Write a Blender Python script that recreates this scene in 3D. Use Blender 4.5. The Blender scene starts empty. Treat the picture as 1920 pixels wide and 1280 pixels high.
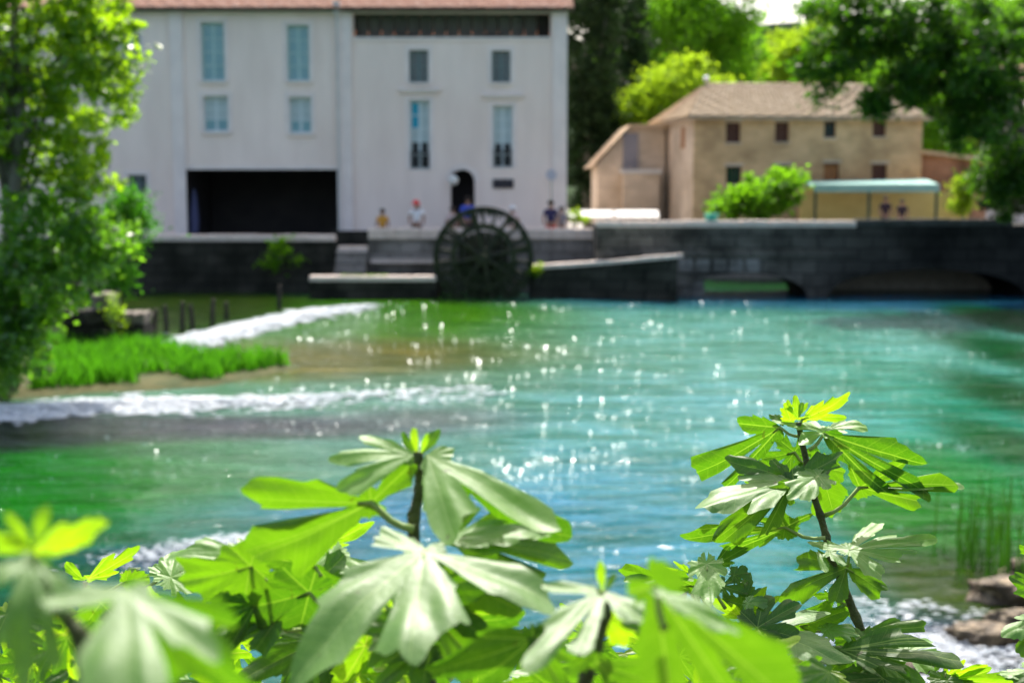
import bpy, math, random
import numpy as np
from mathutils import Vector, Matrix
from mathutils import noise as mnoise

# ------------------------------------------------------------------ camera, sky, sun, exposure
scene = bpy.context.scene
R = math.radians
CAM_H = 3.8
PITCH = R(6.4)
FPX = 50.0 / 36.0 * 1920.0
FOCUS = 2.0

cam_data = bpy.data.cameras.new("camera")
cam_data.lens = 50.0
cam_data.sensor_width = 36.0
cam_data.clip_start = 0.05
cam_data.clip_end = 3000.0
cam_data.dof.use_dof = True
cam_data.dof.focus_distance = FOCUS
cam_data.dof.aperture_fstop = 5.6
cam_data.dof.aperture_blades = 0
cam = bpy.data.objects.new("camera", cam_data)
cam.location = (0, 0, CAM_H)
cam.rotation_euler = (R(90) - PITCH, 0, 0)
scene.collection.objects.link(cam)
scene.camera = cam

SUN_EL, SUN_AZ = 56.0, 2.0
world = bpy.data.worlds.new("World")
scene.world = world
world.use_nodes = True
wn = world.node_tree
sky = wn.nodes.new("ShaderNodeTexSky")
sky.sky_type = 'NISHITA'
sky.sun_disc = False
sky.sun_elevation = R(SUN_EL)
sky.sun_rotation = R(SUN_AZ)
sky.air_density = 1.0
sky.dust_density = 5.0
sky.ozone_density = 0.3
bg = wn.nodes["Background"]
bg.inputs["Strength"].default_value = 0.15
wn.links.new(sky.outputs[0], bg.inputs["Color"])

sun_data = bpy.data.lights.new("sun", 'SUN')
sun_data.energy = 3.8
sun_data.angle = R(0.53)
sun_data.color = (1.0, 0.955, 0.88)
sun = bpy.data.objects.new("sun", sun_data)
SUN_DIR = Vector((math.sin(R(SUN_AZ)) * math.cos(R(SUN_EL)), math.cos(R(SUN_AZ)) * math.cos(R(SUN_EL)), math.sin(R(SUN_EL))))
sun.rotation_euler = (-SUN_DIR).to_track_quat('-Z', 'Y').to_euler()
sun.location = (0, 0, 60)
scene.collection.objects.link(sun)

scene.view_settings.view_transform = 'Standard'
scene.view_settings.look = 'None'
scene.view_settings.exposure = 1.15
scene.view_settings.gamma = 1.0
scene.view_settings.use_curve_mapping = False
scene.render.engine = 'CYCLES'
scene.cycles.use_denoising = True
scene.cycles.max_bounces = 6
scene.cycles.diffuse_bounces = 3
scene.cycles.glossy_bounces = 2
scene.cycles.transmission_bounces = 4
scene.cycles.transparent_max_bounces = 4
scene.cycles.use_adaptive_sampling = False

rng = random.Random(7)
nrg = np.random.default_rng(11)
COL = scene.collection

# ------------------------------------------------------------------ helpers
CP, SP = math.cos(PITCH), math.sin(PITCH)


def ray(px, py):
    u, v = px - 960.0, py - 640.0
    return Vector((u, FPX * CP - v * SP, -FPX * SP - v * CP))


def at(px, py, Y):
    """world point seen at a photo pixel, Y metres in front of the camera"""
    d = ray(px, py)
    return Vector((0, 0, CAM_H)) + d * (Y / d.y)


def on_water(px, py, z=0.0):
    d = ray(px, py)
    return Vector((0, 0, CAM_H)) + d * ((z - CAM_H) / d.z)


def tag(o, label=None, cat=None, group=None, kind=None):
    if label: o["label"] = label
    if cat: o["category"] = cat
    if group: o["group"] = group
    if kind: o["kind"] = kind
    return o


def empty(name, loc, label=None, cat=None, group=None, rz=0.0):
    o = bpy.data.objects.new(name, None)
    o.location = loc
    o.rotation_euler = (0, 0, rz)
    o.empty_display_size = 0.2
    COL.objects.link(o)
    return tag(o, label, cat, group)


def origin(o):
    v = Vector((0, 0, 0))
    while o is not None:
        v += Vector(o.location)
        o = o.parent
    return v


class MB:
    def __init__(self):
        self.v, self.f, self.m = [], [], []

    def add(self, verts, faces, mi=0):
        n = len(self.v)
        self.v += [tuple(p) for p in verts]
        self.f += [tuple(i + n for i in f) for f in faces]
        self.m += [mi] * len(faces)

    def box(self, lo, hi, mi=0):
        x0, y0, z0 = lo; x1, y1, z1 = hi
        self.add([(x0, y0, z0), (x1, y0, z0), (x1, y1, z0), (x0, y1, z0), (x0, y0, z1), (x1, y0, z1), (x1, y1, z1), (x0, y1, z1)],
                 [(0, 3, 2, 1), (4, 5, 6, 7), (0, 1, 5, 4), (1, 2, 6, 5), (2, 3, 7, 6), (3, 0, 4, 7)], mi)

    def tube(self, pts, rad, n=8, mi=0, cap=True):
        pts = [Vector(p) for p in pts]
        rings = []
        for i, p in enumerate(pts):
            a = pts[max(i - 1, 0)]; b = pts[min(i + 1, len(pts) - 1)]
            t = (b - a).normalized()
            ref = Vector((0, 0, 1)) if abs(t.z) < 0.9 else Vector((1, 0, 0))
            s = t.cross(ref).normalized(); w = s.cross(t)
            r = rad[i] if hasattr(rad, '__len__') else rad
            rings.append([p + (s * math.cos(k * 2 * math.pi / n) + w * math.sin(k * 2 * math.pi / n)) * r for k in range(n)])
        vs = [q for g in rings for q in g]
        fs = []
        for i in range(len(pts) - 1):
            for k in range(n):
                k2 = (k + 1) % n
                fs.append((i * n + k, i * n + k2, (i + 1) * n + k2, (i + 1) * n + k))
        if cap:
            fs.append(tuple(range(n))[::-1]); fs.append(tuple((len(pts) - 1) * n + k for k in range(n)))
        self.add(vs, fs, mi)

    def quad(self, a, b, c, d, mi=0):
        self.add([a, b, c, d], [(0, 1, 2, 3)], mi)

    def build(self, name, mats, parent=None, local=False, smooth=False, label=None, cat=None, group=None, kind=None, org=None):
        off = Vector((0, 0, 0))
        if parent is not None and not local:
            off = origin(parent)
        if org is not None:
            off = Vector(org)
        me = bpy.data.meshes.new(name)
        me.from_pydata([(x - off.x, y - off.y, z - off.z) for x, y, z in self.v], [], self.f)
        if not isinstance(mats, (list, tuple)): mats = [mats]
        for m in mats: me.materials.append(m)
        if len(mats) > 1: me.polygons.foreach_set("material_index", self.m)
        if smooth: me.polygons.foreach_set("use_smooth", [True] * len(self.f))
        me.update()
        o = bpy.data.objects.new(name, me)
        COL.objects.link(o)
        if parent is not None: o.parent = parent
        if org is not None and parent is None: o.location = org
        return tag(o, label, cat, group, kind)


def np_mesh(name, V, F, mat, parent=None, smooth=False, kind=None, label=None, cat=None):
    """V (n,3) array, F (m,k) array of equal-sized faces"""
    off = origin(parent) if parent is not None else Vector((0, 0, 0))
    V = np.asarray(V, dtype=np.float32) - np.array(off, dtype=np.float32)
    F = np.asarray(F, dtype=np.int32)
    k = F.shape[1]
    me = bpy.data.meshes.new(name)
    me.vertices.add(len(V)); me.vertices.foreach_set("co", V.ravel())
    me.loops.add(F.size); me.loops.foreach_set("vertex_index", F.ravel())
    me.polygons.add(len(F))
    me.polygons.foreach_set("loop_start", np.arange(0, F.size, k, dtype=np.int32))
    me.polygons.foreach_set("loop_total", np.full(len(F), k, dtype=np.int32))
    if smooth: me.polygons.foreach_set("use_smooth", np.ones(len(F), dtype=bool))
    me.materials.append(mat)
    me.update(calc_edges=True)
    o = bpy.data.objects.new(name, me)
    COL.objects.link(o)
    if parent is not None: o.parent = parent
    return tag(o, label, cat, None, kind)


# ------------------------------------------------------------------ materials
def new_mat(name):
    m = bpy.data.materials.new(name)
    m.use_nodes = True
    nt = m.node_tree
    return m, nt, nt.nodes["Principled BSDF"], nt.nodes["Material Output"]


def surf(name, c1, c2=None, scale=3.0, rough=0.8, bump=0.0, bscale=None, detail=6.0, spec=0.3, metallic=0.0, c3=None, stretch=(1, 1, 1), lo=0.35, hi=0.65):
    m, nt, p, out = new_mat(name)
    p.inputs["Roughness"].default_value = rough
    p.inputs["Metallic"].default_value = metallic
    p.inputs["Specular IOR Level"].default_value = spec
    tc = nt.nodes.new("ShaderNodeTexCoord")
    geo = nt.nodes.new("ShaderNodeNewGeometry")
    mp = nt.nodes.new("ShaderNodeMapping")
    mp.inputs["Scale"].default_value = stretch
    nt.links.new(geo.outputs["Position"], mp.inputs["Vector"])
    if c2 is None:
        c2 = tuple(x * 0.82 for x in c1)
    nz = nt.nodes.new("ShaderNodeTexNoise")
    nz.inputs["Scale"].default_value = scale
    nz.inputs["Detail"].default_value = detail
    nt.links.new(mp.outputs[0], nz.inputs["Vector"])
    rp = nt.nodes.new("ShaderNodeValToRGB")
    rp.color_ramp.elements[0].position = lo; rp.color_ramp.elements[0].color = (*c1, 1)
    rp.color_ramp.elements[1].position = hi; rp.color_ramp.elements[1].color = (*c2, 1)
    if c3:
        e = rp.color_ramp.elements.new((lo + hi) / 2); e.color = (*c3, 1)
    nt.links.new(nz.outputs["Fac"], rp.inputs["Fac"])
    nt.links.new(rp.outputs[0], p.inputs["Base Color"])
    if bump > 0:
        n2 = nt.nodes.new("ShaderNodeTexNoise")
        n2.inputs["Scale"].default_value = bscale or scale * 6
        n2.inputs["Detail"].default_value = 5
        nt.links.new(mp.outputs[0], n2.inputs["Vector"])
        b = nt.nodes.new("ShaderNodeBump")
        b.inputs["Strength"].default_value = bump
        b.inputs["Distance"].default_value = 0.05
        nt.links.new(n2.outputs["Fac"], b.inputs["Height"])
        nt.links.new(b.outputs[0], p.inputs["Normal"])
    return m


def masonry(name, c1, c2, mortar, bw=0.6, bh=0.3, rough=0.9, dirt=None, tree_shade=None):
    """coursed stone: brick pattern in the wall plane, mottled by noise"""
    m, nt, p, out = new_mat(name)
    p.inputs["Roughness"].default_value = rough
    p.inputs["Specular IOR Level"].default_value = 0.2
    geo = nt.nodes.new("ShaderNodeNewGeometry")
    sep = nt.nodes.new("ShaderNodeSeparateXYZ")
    nt.links.new(geo.outputs["Position"], sep.inputs[0])
    add = nt.nodes.new("ShaderNodeMath"); add.operation = 'ADD'
    nt.links.new(sep.outputs[0], add.inputs[0]); nt.links.new(sep.outputs[1], add.inputs[1])
    cmb = nt.nodes.new("ShaderNodeCombineXYZ")
    nt.links.new(add.outputs[0], cmb.inputs[0]); nt.links.new(sep.outputs[2], cmb.inputs[1])
    nz0 = nt.nodes.new("ShaderNodeTexNoise"); nz0.inputs["Scale"].default_value = 2.5
    nt.links.new(geo.outputs["Position"], nz0.inputs["Vector"])
    mixv = nt.nodes.new("ShaderNodeVectorMath"); mixv.operation = 'MULTIPLY_ADD'
    mixv.inputs[1].default_value = (0.12, 0.12, 0)
    nt.links.new(nz0.outputs["Color"], mixv.inputs[0]); nt.links.new(cmb.outputs[0], mixv.inputs[2])
    br = nt.nodes.new("ShaderNodeTexBrick")
    br.inputs["Color1"].default_value = (*c1, 1); br.inputs["Color2"].default_value = (*c2, 1)
    br.inputs["Mortar"].default_value = (*mortar, 1)
    br.inputs["Scale"].default_value = 1.0
    br.inputs["Mortar Size"].default_value = 0.018
    br.inputs["Brick Width"].default_value = bw; br.inputs["Row Height"].default_value = bh
    nt.links.new(mixv.outputs[0], br.inputs["Vector"])
    nz = nt.nodes.new("ShaderNodeTexNoise"); nz.inputs["Scale"].default_value = 0.9; nz.inputs["Detail"].default_value = 7
    nt.links.new(geo.outputs["Position"], nz.inputs["Vector"])
    rp = nt.nodes.new("ShaderNodeValToRGB")
    rp.color_ramp.elements[0].position = 0.35; rp.color_ramp.elements[0].color = (*(dirt or (0.45, 0.45, 0.42)), 1)
    rp.color_ramp.elements[1].position = 0.62; rp.color_ramp.elements[1].color = (1, 1, 1, 1)
    nt.links.new(nz.outputs["Fac"], rp.inputs["Fac"])
    mul = nt.nodes.new("ShaderNodeMixRGB"); mul.blend_type = 'MULTIPLY'; mul.inputs[0].default_value = 1
    nt.links.new(br.outputs["Color"], mul.inputs[1]); nt.links.new(rp.outputs[0], mul.inputs[2])
    if tree_shade:   # tree shade painted into the stone, growing along x, with a ragged border
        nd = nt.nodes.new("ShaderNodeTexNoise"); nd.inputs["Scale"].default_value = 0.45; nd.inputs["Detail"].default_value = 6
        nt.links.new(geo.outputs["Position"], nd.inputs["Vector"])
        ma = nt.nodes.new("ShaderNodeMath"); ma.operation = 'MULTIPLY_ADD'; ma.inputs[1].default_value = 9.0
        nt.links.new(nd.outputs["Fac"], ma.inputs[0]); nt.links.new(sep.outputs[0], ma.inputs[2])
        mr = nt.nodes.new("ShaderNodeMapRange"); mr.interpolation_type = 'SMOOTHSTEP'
        mr.inputs["From Min"].default_value = tree_shade[0] + 4.5; mr.inputs["From Max"].default_value = tree_shade[1] + 4.5
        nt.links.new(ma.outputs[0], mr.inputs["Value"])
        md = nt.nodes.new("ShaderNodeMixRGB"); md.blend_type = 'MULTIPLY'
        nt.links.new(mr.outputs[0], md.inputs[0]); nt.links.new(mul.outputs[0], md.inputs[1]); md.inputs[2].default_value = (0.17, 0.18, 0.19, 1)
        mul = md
    nt.links.new(mul.outputs[0], p.inputs["Base Color"])
    b = nt.nodes.new("ShaderNodeBump"); b.inputs["Strength"].default_value = 0.6; b.inputs["Distance"].default_value = 0.03
    nt.links.new(br.outputs["Fac"], b.inputs["Height"]); b.invert = True
    nt.links.new(b.outputs[0], p.inputs["Normal"])
    return m


def leafy(name, c1, c2, trans, tfac=0.5, rough=0.65, spec=0.2, own=0.9):
    """background leaves: every leaf its own shade, light shining through"""
    m, nt, p, out = new_mat(name)
    geo = nt.nodes.new("ShaderNodeNewGeometry")
    rp = nt.nodes.new("ShaderNodeValToRGB")
    rp.color_ramp.elements[0].color = (*c1, 1); rp.color_ramp.elements[1].color = (*c2, 1)
    nt.links.new(geo.outputs["Random Per Island"], rp.inputs["Fac"])
    nt.links.new(rp.outputs[0], p.inputs["Base Color"])
    p.inputs["Roughness"].default_value = rough
    p.inputs["Specular IOR Level"].default_value = spec
    tr = nt.nodes.new("ShaderNodeBsdfTranslucent")
    hs = nt.nodes.new("ShaderNodeMixRGB"); hs.blend_type = 'MIX'; hs.inputs[0].default_value = own
    nt.links.new(rp.outputs[0], hs.inputs[1]); hs.inputs[2].default_value = (*trans, 1)
    nt.links.new(hs.outputs[0], tr.inputs["Color"])
    mx = nt.nodes.new("ShaderNodeMixShader"); mx.inputs[0].default_value = tfac
    nt.links.new(p.outputs[0], mx.inputs[1]); nt.links.new(tr.outputs[0], mx.inputs[2])
    nt.links.new(mx.outputs[0], out.inputs["Surface"])
    return m


def fig_leaf_mat(name, top, vein, trans, tvein, tfac, rough, spec=0.5):
    """fig leaf: UV is (along lobe, across lobe); pale ribs, puckered between them, light through the blade"""
    m, nt, p, out = new_mat(name)
    N, Lk = nt.nodes.new, nt.links.new
    uv = N("ShaderNodeUVMap"); uv.uv_map = "lobe"
    sep = N("ShaderNodeSeparateXYZ"); Lk(uv.outputs[0], sep.inputs[0])

    def math_(op, a, b=None, c=None):
        n = N("ShaderNodeMath"); n.operation = op
        for i, x in enumerate((a, b, c)):
            if x is None: continue
            if isinstance(x, (int, float)): n.inputs[i].default_value = x
            else: Lk(x, n.inputs[i])
        return n.outputs[0]

    t, d = sep.outputs[0], sep.outputs[1]
    ad = math_('ABSOLUTE', d)
    mid = math_('LESS_THAN', ad, math_('MULTIPLY_ADD', t, -0.005, 0.0075))
    mids = math_('SMOOTH_MIN', math_('DIVIDE', ad, 0.05), 1.0, 0.1)
    w = math_('MULTIPLY', math_('SUBTRACT', t, math_('MULTIPLY', ad, 0.75)), 8.5)
    fr = math_('ABSOLUTE', math_('SUBTRACT', math_('FRACT', w), 0.5))          # 0.5 on the rib, 0 between
    rib = math_('GREATER_THAN', fr, 0.468)
    # fine net of small veins
    tc = N("ShaderNodeTexCoord")
    vor = N("ShaderNodeTexVoronoi"); vor.feature = 'DISTANCE_TO_EDGE'; vor.inputs["Scale"].default_value = 34.0
    Lk(tc.outputs["Object"], vor.inputs["Vector"])
    net = math_('LESS_THAN', vor.outputs["Distance"], 0.035)
    veins = math_('MAXIMUM', mid, math_('MULTIPLY', rib, 0.38))
    veins2 = math_('MAXIMUM', veins, math_('MULTIPLY', net, 0.22))
    info = N("ShaderNodeObjectInfo")
    nz = N("ShaderNodeTexNoise"); nz.inputs["Scale"].default_value = 3.0; nz.inputs["Detail"].default_value = 5
    Lk(tc.outputs["Object"], nz.inputs["Vector"])
    var = math_('ADD', math_('MULTIPLY', info.outputs["Random"], 0.5), math_('MULTIPLY', nz.outputs["Fac"], 0.7))
    cr = N("ShaderNodeValToRGB")
    cr.color_ramp.elements[0].position = 0.2; cr.color_ramp.elements[0].color = (*[c * 0.75 for c in top], 1)
    cr.color_ramp.elements[1].position = 0.9; cr.color_ramp.elements[1].color = (top[0] * 1.35, top[1] * 1.15, top[2] * 1.1, 1)
    Lk(var, cr.inputs["Fac"])
    bl = N("ShaderNodeTexNoise"); bl.inputs["Scale"].default_value = 9.0; bl.inputs["Detail"].default_value = 3
    Lk(tc.outputs["Object"], bl.inputs["Vector"])
    spot = math_('MULTIPLY', math_('GREATER_THAN', bl.outputs["Fac"], 0.71), 0.55)
    mixc = N("ShaderNodeMixRGB"); Lk(veins2, mixc.inputs[0]); Lk(cr.outputs[0], mixc.inputs[1]); mixc.inputs[2].default_value = (*vein, 1)
    mixs = N("ShaderNodeMixRGB"); Lk(spot, mixs.inputs[0]); Lk(mixc.outputs[0], mixs.inputs[1]); mixs.inputs[2].default_value = (0.10, 0.075, 0.02, 1)
    Lk(mixs.outputs[0], p.inputs["Base Color"])
    p.inputs["Specular IOR Level"].default_value = spec
    rr = math_('ADD', math_('MULTIPLY', nz.outputs["Fac"], 0.14), rough - 0.07)
    Lk(rr, p.inputs["Roughness"])
    ct = N("ShaderNodeValToRGB")
    ct.color_ramp.elements[0].position = 0.2; ct.color_ramp.elements[0].color = (trans[0] * 0.45, trans[1] * 0.62, trans[2], 1)
    ct.color_ramp.elements[1].position = 0.9; ct.color_ramp.elements[1].color = (trans[0] * 1.2, trans[1] * 1.08, trans[2], 1)
    Lk(var, ct.inputs["Fac"])
    mixt = N("ShaderNodeMixRGB"); Lk(veins2, mixt.inputs[0]); Lk(ct.outputs[0], mixt.inputs[1]); mixt.inputs[2].default_value = (*tvein, 1)
    mixb = N("ShaderNodeMixRGB"); Lk(spot, mixb.inputs[0]); Lk(mixt.outputs[0], mixb.inputs[1]); mixb.inputs[2].default_value = (0.06, 0.08, 0.004, 1)
    tr = N("ShaderNodeBsdfTranslucent"); Lk(mixb.outputs[0], tr.inputs["Color"])
    # relief: ribs sunk, blade puckered between, fine roughness
    pk = math_('MULTIPLY', math_('COSINE', math_('MULTIPLY', fr, 6.28)), -0.25)
    n3 = N("ShaderNodeTexNoise"); n3.inputs["Scale"].default_value = 22.0; n3.inputs["Detail"].default_value = 3
    Lk(tc.outputs["Object"], n3.inputs["Vector"])
    hgt = math_('ADD', math_('ADD', math_('MULTIPLY', mids, 0.6), math_('MULTIPLY', pk, -0.25)), math_('MULTIPLY', n3.outputs["Fac"], 0.7))
    bp = N("ShaderNodeBump"); bp.inputs["Strength"].default_value = 0.35; bp.inputs["Distance"].default_value = 0.0014
    Lk(hgt, bp.inputs["Height"])
    Lk(bp.outputs[0], p.inputs["Normal"]); Lk(bp.outputs[0], tr.inputs["Normal"])
    mx = N("ShaderNodeMixShader"); mx.inputs[0].default_value = tfac
    Lk(p.outputs[0], mx.inputs[1]); Lk(tr.outputs[0], mx.inputs[2])
    Lk(mx.outputs[0], out.inputs["Surface"])
    return m


M = {}
M['plaster'] = surf('lilac_grey_plaster', (0.80, 0.655, 0.57), (0.90, 0.75, 0.66), scale=0.9, rough=0.9, bump=0.15, bscale=14, stretch=(1.3, 1, 0.35), lo=0.3, hi=0.62)
M['plaster_trim'] = surf('pale_trim_plaster', (0.84, 0.73, 0.67), (0.76, 0.66, 0.61), scale=1.6, rough=0.85, bump=0.1, bscale=18)
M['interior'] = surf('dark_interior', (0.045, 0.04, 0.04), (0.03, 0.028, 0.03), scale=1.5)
M['frame'] = surf('painted_window_frame', (0.36, 0.55, 0.53), (0.44, 0.60, 0.58), scale=4, rough=0.5)
M['frame_white'] = surf('white_window_frame', (0.62, 0.70, 0.70), (0.55, 0.64, 0.65), scale=4, rough=0.5)
M['frame_dark'] = surf('dark_window_frame', (0.14, 0.20, 0.20), (0.11, 0.17, 0.17), scale=4, rough=0.5)
M['glass_teal'] = surf('window_glass_teal', (0.16, 0.34, 0.38), (0.22, 0.40, 0.43), scale=2.2, rough=0.12, spec=0.6)  # sky reflection put into the glass as a teal base colour
M['glass_dark'] = surf('window_glass_dark', (0.012, 0.022, 0.03), (0.03, 0.045, 0.055), scale=2.0, rough=0.08, spec=0.6)
M['glass_grey'] = surf('window_glass_grey', (0.055, 0.085, 0.095), (0.085, 0.12, 0.13), scale=2.0, rough=0.1, spec=0.6)
M['curtain'] = surf('pale_curtain', (0.48, 0.56, 0.56), (0.40, 0.50, 0.50), scale=9, rough=0.9, stretch=(3, 3, 0.3))
M['blind_blue'] = surf('blue_blind', (0.02, 0.30, 0.44), (0.03, 0.34, 0.47), scale=3, rough=0.7)
M['tile'] = surf('pink_clay_tile', (0.60, 0.34, 0.24), (0.68, 0.46, 0.35), scale=5, rough=0.85, c3=(0.50, 0.26, 0.17), bump=0.2)
M['tile_old'] = surf('old_stone_tile', (0.58, 0.44, 0.28), (0.70, 0.56, 0.38), scale=3.5, rough=0.9, c3=(0.48, 0.35, 0.22), bump=0.3)
M['loft'] = surf('grey_loft_board', (0.155, 0.145, 0.12), (0.11, 0.10, 0.085), scale=2.5, rough=0.9, stretch=(2, 2, 0.3))
M['beam'] = surf('dark_timber', (0.05, 0.04, 0.032), (0.03, 0.024, 0.02), scale=6, rough=0.8)
M['plaque'] = surf('dark_plaque', (0.035, 0.03, 0.04), rough=0.4)
M['lamp_glass'] = surf('white_lamp_globe', (0.8, 0.78, 0.72), (0.74, 0.72, 0.66), rough=0.3)
M['stone_wet'] = masonry('wet_dark_stone', (0.048, 0.044, 0.034), (0.030, 0.029, 0.022), (0.012, 0.012, 0.01), 0.7, 0.34, dirt=(0.35, 0.38, 0.33))
M['stone_bridge'] = masonry('weathered_bridge_stone', (0.185, 0.165, 0.138), (0.115, 0.105, 0.09), (0.028, 0.026, 0.024), 0.9, 0.42, dirt=(0.30, 0.31, 0.30), tree_shade=(7.5, 13.5))  # right stretch coloured darker to stand for the tree's shade
M['stone_soffit'] = masonry('black_soffit_stone', (0.022, 0.021, 0.022), (0.012, 0.012, 0.013), (0.006, 0.006, 0.006), 0.9, 0.42, dirt=(0.30, 0.31, 0.30))  # near-black stone for the undersides of the arches
M['stone_quay'] = masonry('grey_quay_stone', (0.29, 0.27, 0.25), (0.20, 0.185, 0.17), (0.10, 0.095, 0.09), 0.8, 0.36, dirt=(0.5, 0.5, 0.48))
M['stone_cop'] = surf('pale_coping_stone', (0.68, 0.57, 0.50), (0.54, 0.45, 0.39), scale=4, rough=0.85, bump=0.3)  # light-coloured stone on every face
M['stone_cop_dark'] = surf('dark_coping_stone', (0.075, 0.07, 0.066), (0.035, 0.037, 0.03), scale=3, rough=0.9, bump=0.3)
M['house_stone'] = masonry('ochre_rubble_stone', (0.74, 0.51, 0.27), (0.62, 0.42, 0.22), (0.64, 0.46, 0.28), 0.42, 0.22, dirt=(0.66, 0.64, 0.62))
M['house_side'] = masonry('pinkish_rubble_stone', (0.68, 0.56, 0.42), (0.60, 0.49, 0.37), (0.60, 0.50, 0.38), 0.42, 0.22, dirt=(0.75, 0.73, 0.7))
M['brick'] = masonry('orange_brick', (0.46, 0.22, 0.12), (0.38, 0.18, 0.10), (0.36, 0.24, 0.17), 0.24, 0.09)
M['shutter_brown'] = surf('brown_shutter', (0.11, 0.05, 0.035), (0.08, 0.036, 0.026), scale=5, rough=0.7, stretch=(4, 4, 0.5))
M['door_orange'] = surf('orange_brown_door', (0.36, 0.17, 0.065), (0.29, 0.13, 0.05), scale=5, rough=0.7)
M['awning'] = surf('faded_green_awning', (0.20, 0.38, 0.34), (0.25, 0.43, 0.38), scale=3, rough=0.7)
M['yellow_wall'] = surf('yellow_ochre_wall', (0.86, 0.64, 0.26), (0.78, 0.57, 0.22), scale=1.3, rough=0.9)
M['green_post'] = surf('green_iron_post', (0.03, 0.07, 0.055), rough=0.5)
M['white_board'] = surf('white_board', (0.62, 0.60, 0.56), (0.55, 0.53, 0.50), scale=3, rough=0.6)
M['terrace'] = surf('pale_gravel_terrace', (0.36, 0.33, 0.29), (0.28, 0.26, 0.23), scale=4, rough=0.95)
M['earth'] = surf('dark_bank_earth', (0.06, 0.05, 0.03), (0.035, 0.04, 0.018), scale=2.5, rough=0.95, bump=0.6, bscale=20)
M['sand'] = surf('mossy_island_earth', (0.075, 0.072, 0.02), (0.035, 0.05, 0.01), scale=2.0, rough=0.9, bump=0.5, bscale=14)
M['rock'] = surf('brown_river_rock', (0.13, 0.092, 0.050), (0.27, 0.205, 0.125), scale=6, rough=0.6, bump=0.9, bscale=22, c3=(0.05, 0.036, 0.02))
M['ruin'] = surf('dark_ruin_stone', (0.10, 0.085, 0.07), (0.20, 0.175, 0.145), scale=4, rough=0.9, bump=0.6)
M['wheel'] = surf('wet_mossy_timber', (0.018, 0.018, 0.011), (0.035, 0.04, 0.014), scale=4, rough=0.6, bump=0.5)
M['moss'] = surf('bright_moss', (0.13, 0.22, 0.02), (0.07, 0.14, 0.015), scale=5, rough=0.9, bump=0.6)
M['moss_dark'] = surf('black_green_moss', (0.012, 0.018, 0.006), (0.022, 0.034, 0.008), scale=5, rough=0.8, bump=0.6)
M['bark'] = surf('grey_bark', (0.13, 0.12, 0.10), (0.20, 0.19, 0.165), scale=5, rough=0.9, bump=0.5, stretch=(1, 1, 0.4))
M['stem'] = surf('fig_stem_bark', (0.050, 0.066, 0.018), (0.095, 0.11, 0.035), scale=60, rough=0.6, bump=0.4, bscale=180)
M['skin'] = surf('skin', (0.36, 0.20, 0.14), (0.32, 0.18, 0.12), rough=0.6)
M['hill'] = surf('wooded_hill', (0.05, 0.085, 0.04), (0.08, 0.12, 0.05), scale=0.15, rough=0.95)
M['foam'] = surf('white_water_foam', (0.84, 0.86, 0.88), (0.66, 0.71, 0.74), scale=3, rough=0.35, spec=0.5)
_m = M['foam']; _nt = _m.node_tree; _p = _nt.nodes['Principled BSDF']; _o = _nt.nodes['Material Output']
_tr = _nt.nodes.new('ShaderNodeBsdfTranslucent'); _tr.inputs['Color'].default_value = (0.90, 0.92, 0.94, 1)
_mx = _nt.nodes.new('ShaderNodeMixShader'); _mx.inputs[0].default_value = 0.42
_nt.links.new(_p.outputs[0], _mx.inputs[1]); _nt.links.new(_tr.outputs[0], _mx.inputs[2]); _nt.links.new(_mx.outputs[0], _o.inputs['Surface'])
M['metal'] = surf('bright_metal', (0.75, 0.75, 0.75), rough=0.25, metallic=1.0)

M['leaf'] = fig_leaf_mat('fig_leaf_mature', (0.050, 0.130, 0.018), (0.22, 0.30, 0.08), (0.105, 0.285, 0.003), (0.20, 0.39, 0.015), 0.55, 0.44, 0.5)
M['leaf_silver'] = fig_leaf_mat('fig_leaf_sheen', (0.10, 0.26, 0.03), (0.20, 0.34, 0.08), (0.20, 0.46, 0.010), (0.34, 0.6, 0.06), 0.46, 0.50, 0.8)  # paler copy of the mature leaf, sun sheen put into its colour
M['leaf_young'] = fig_leaf_mat('fig_leaf_young', (0.13, 0.23, 0.015), (0.30, 0.38, 0.06), (0.29, 0.58, 0.003), (0.40, 0.55, 0.04), 0.58, 0.42)
M['petiole'] = surf('fig_leaf_stalk', (0.20, 0.30, 0.055), (0.28, 0.36, 0.09), scale=30, rough=0.45, spec=0.5)
M['petiole_dark'] = surf('fig_leaf_stalk_shaded', (0.10, 0.17, 0.035), (0.14, 0.21, 0.05), scale=30, rough=0.45, spec=0.5)

M['crown_lime'] = leafy('lime_green_leaves', (0.07, 0.15, 0.012), (0.15, 0.24, 0.02), (0.44, 0.66, 0.015), 0.58)
M['crown_mid'] = leafy('mid_green_leaves', (0.04, 0.10, 0.010), (0.10, 0.18, 0.015), (0.24, 0.58, 0.008), 0.55)
M['crown_dark'] = leafy('dark_evergreen_needles', (0.010, 0.022, 0.008), (0.02, 0.045, 0.012), (0.03, 0.08, 0.01), 0.25, rough=0.7, spec=0.15)
M['crown_left'] = leafy('yellow_green_leaves', (0.04, 0.11, 0.010), (0.12, 0.21, 0.018), (0.36, 0.62, 0.008), 0.58, rough=0.35, spec=0.7)
M['crown_blue'] = leafy('glossy_green_leaves', (0.025, 0.08, 0.016), (0.06, 0.13, 0.03), (0.24, 0.58, 0.012), 0.55, rough=0.3, spec=0.8)
M['crown_right'] = leafy('plane_leaves', (0.014, 0.042, 0.006), (0.035, 0.085, 0.010), (0.12, 0.34, 0.005), 0.45, rough=0.45, spec=0.3)
M['grass'] = leafy('waterside_grass', (0.012, 0.07, 0.004), (0.09, 0.26, 0.014), (0.12, 0.50, 0.006), 0.5, own=0.5)
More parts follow.
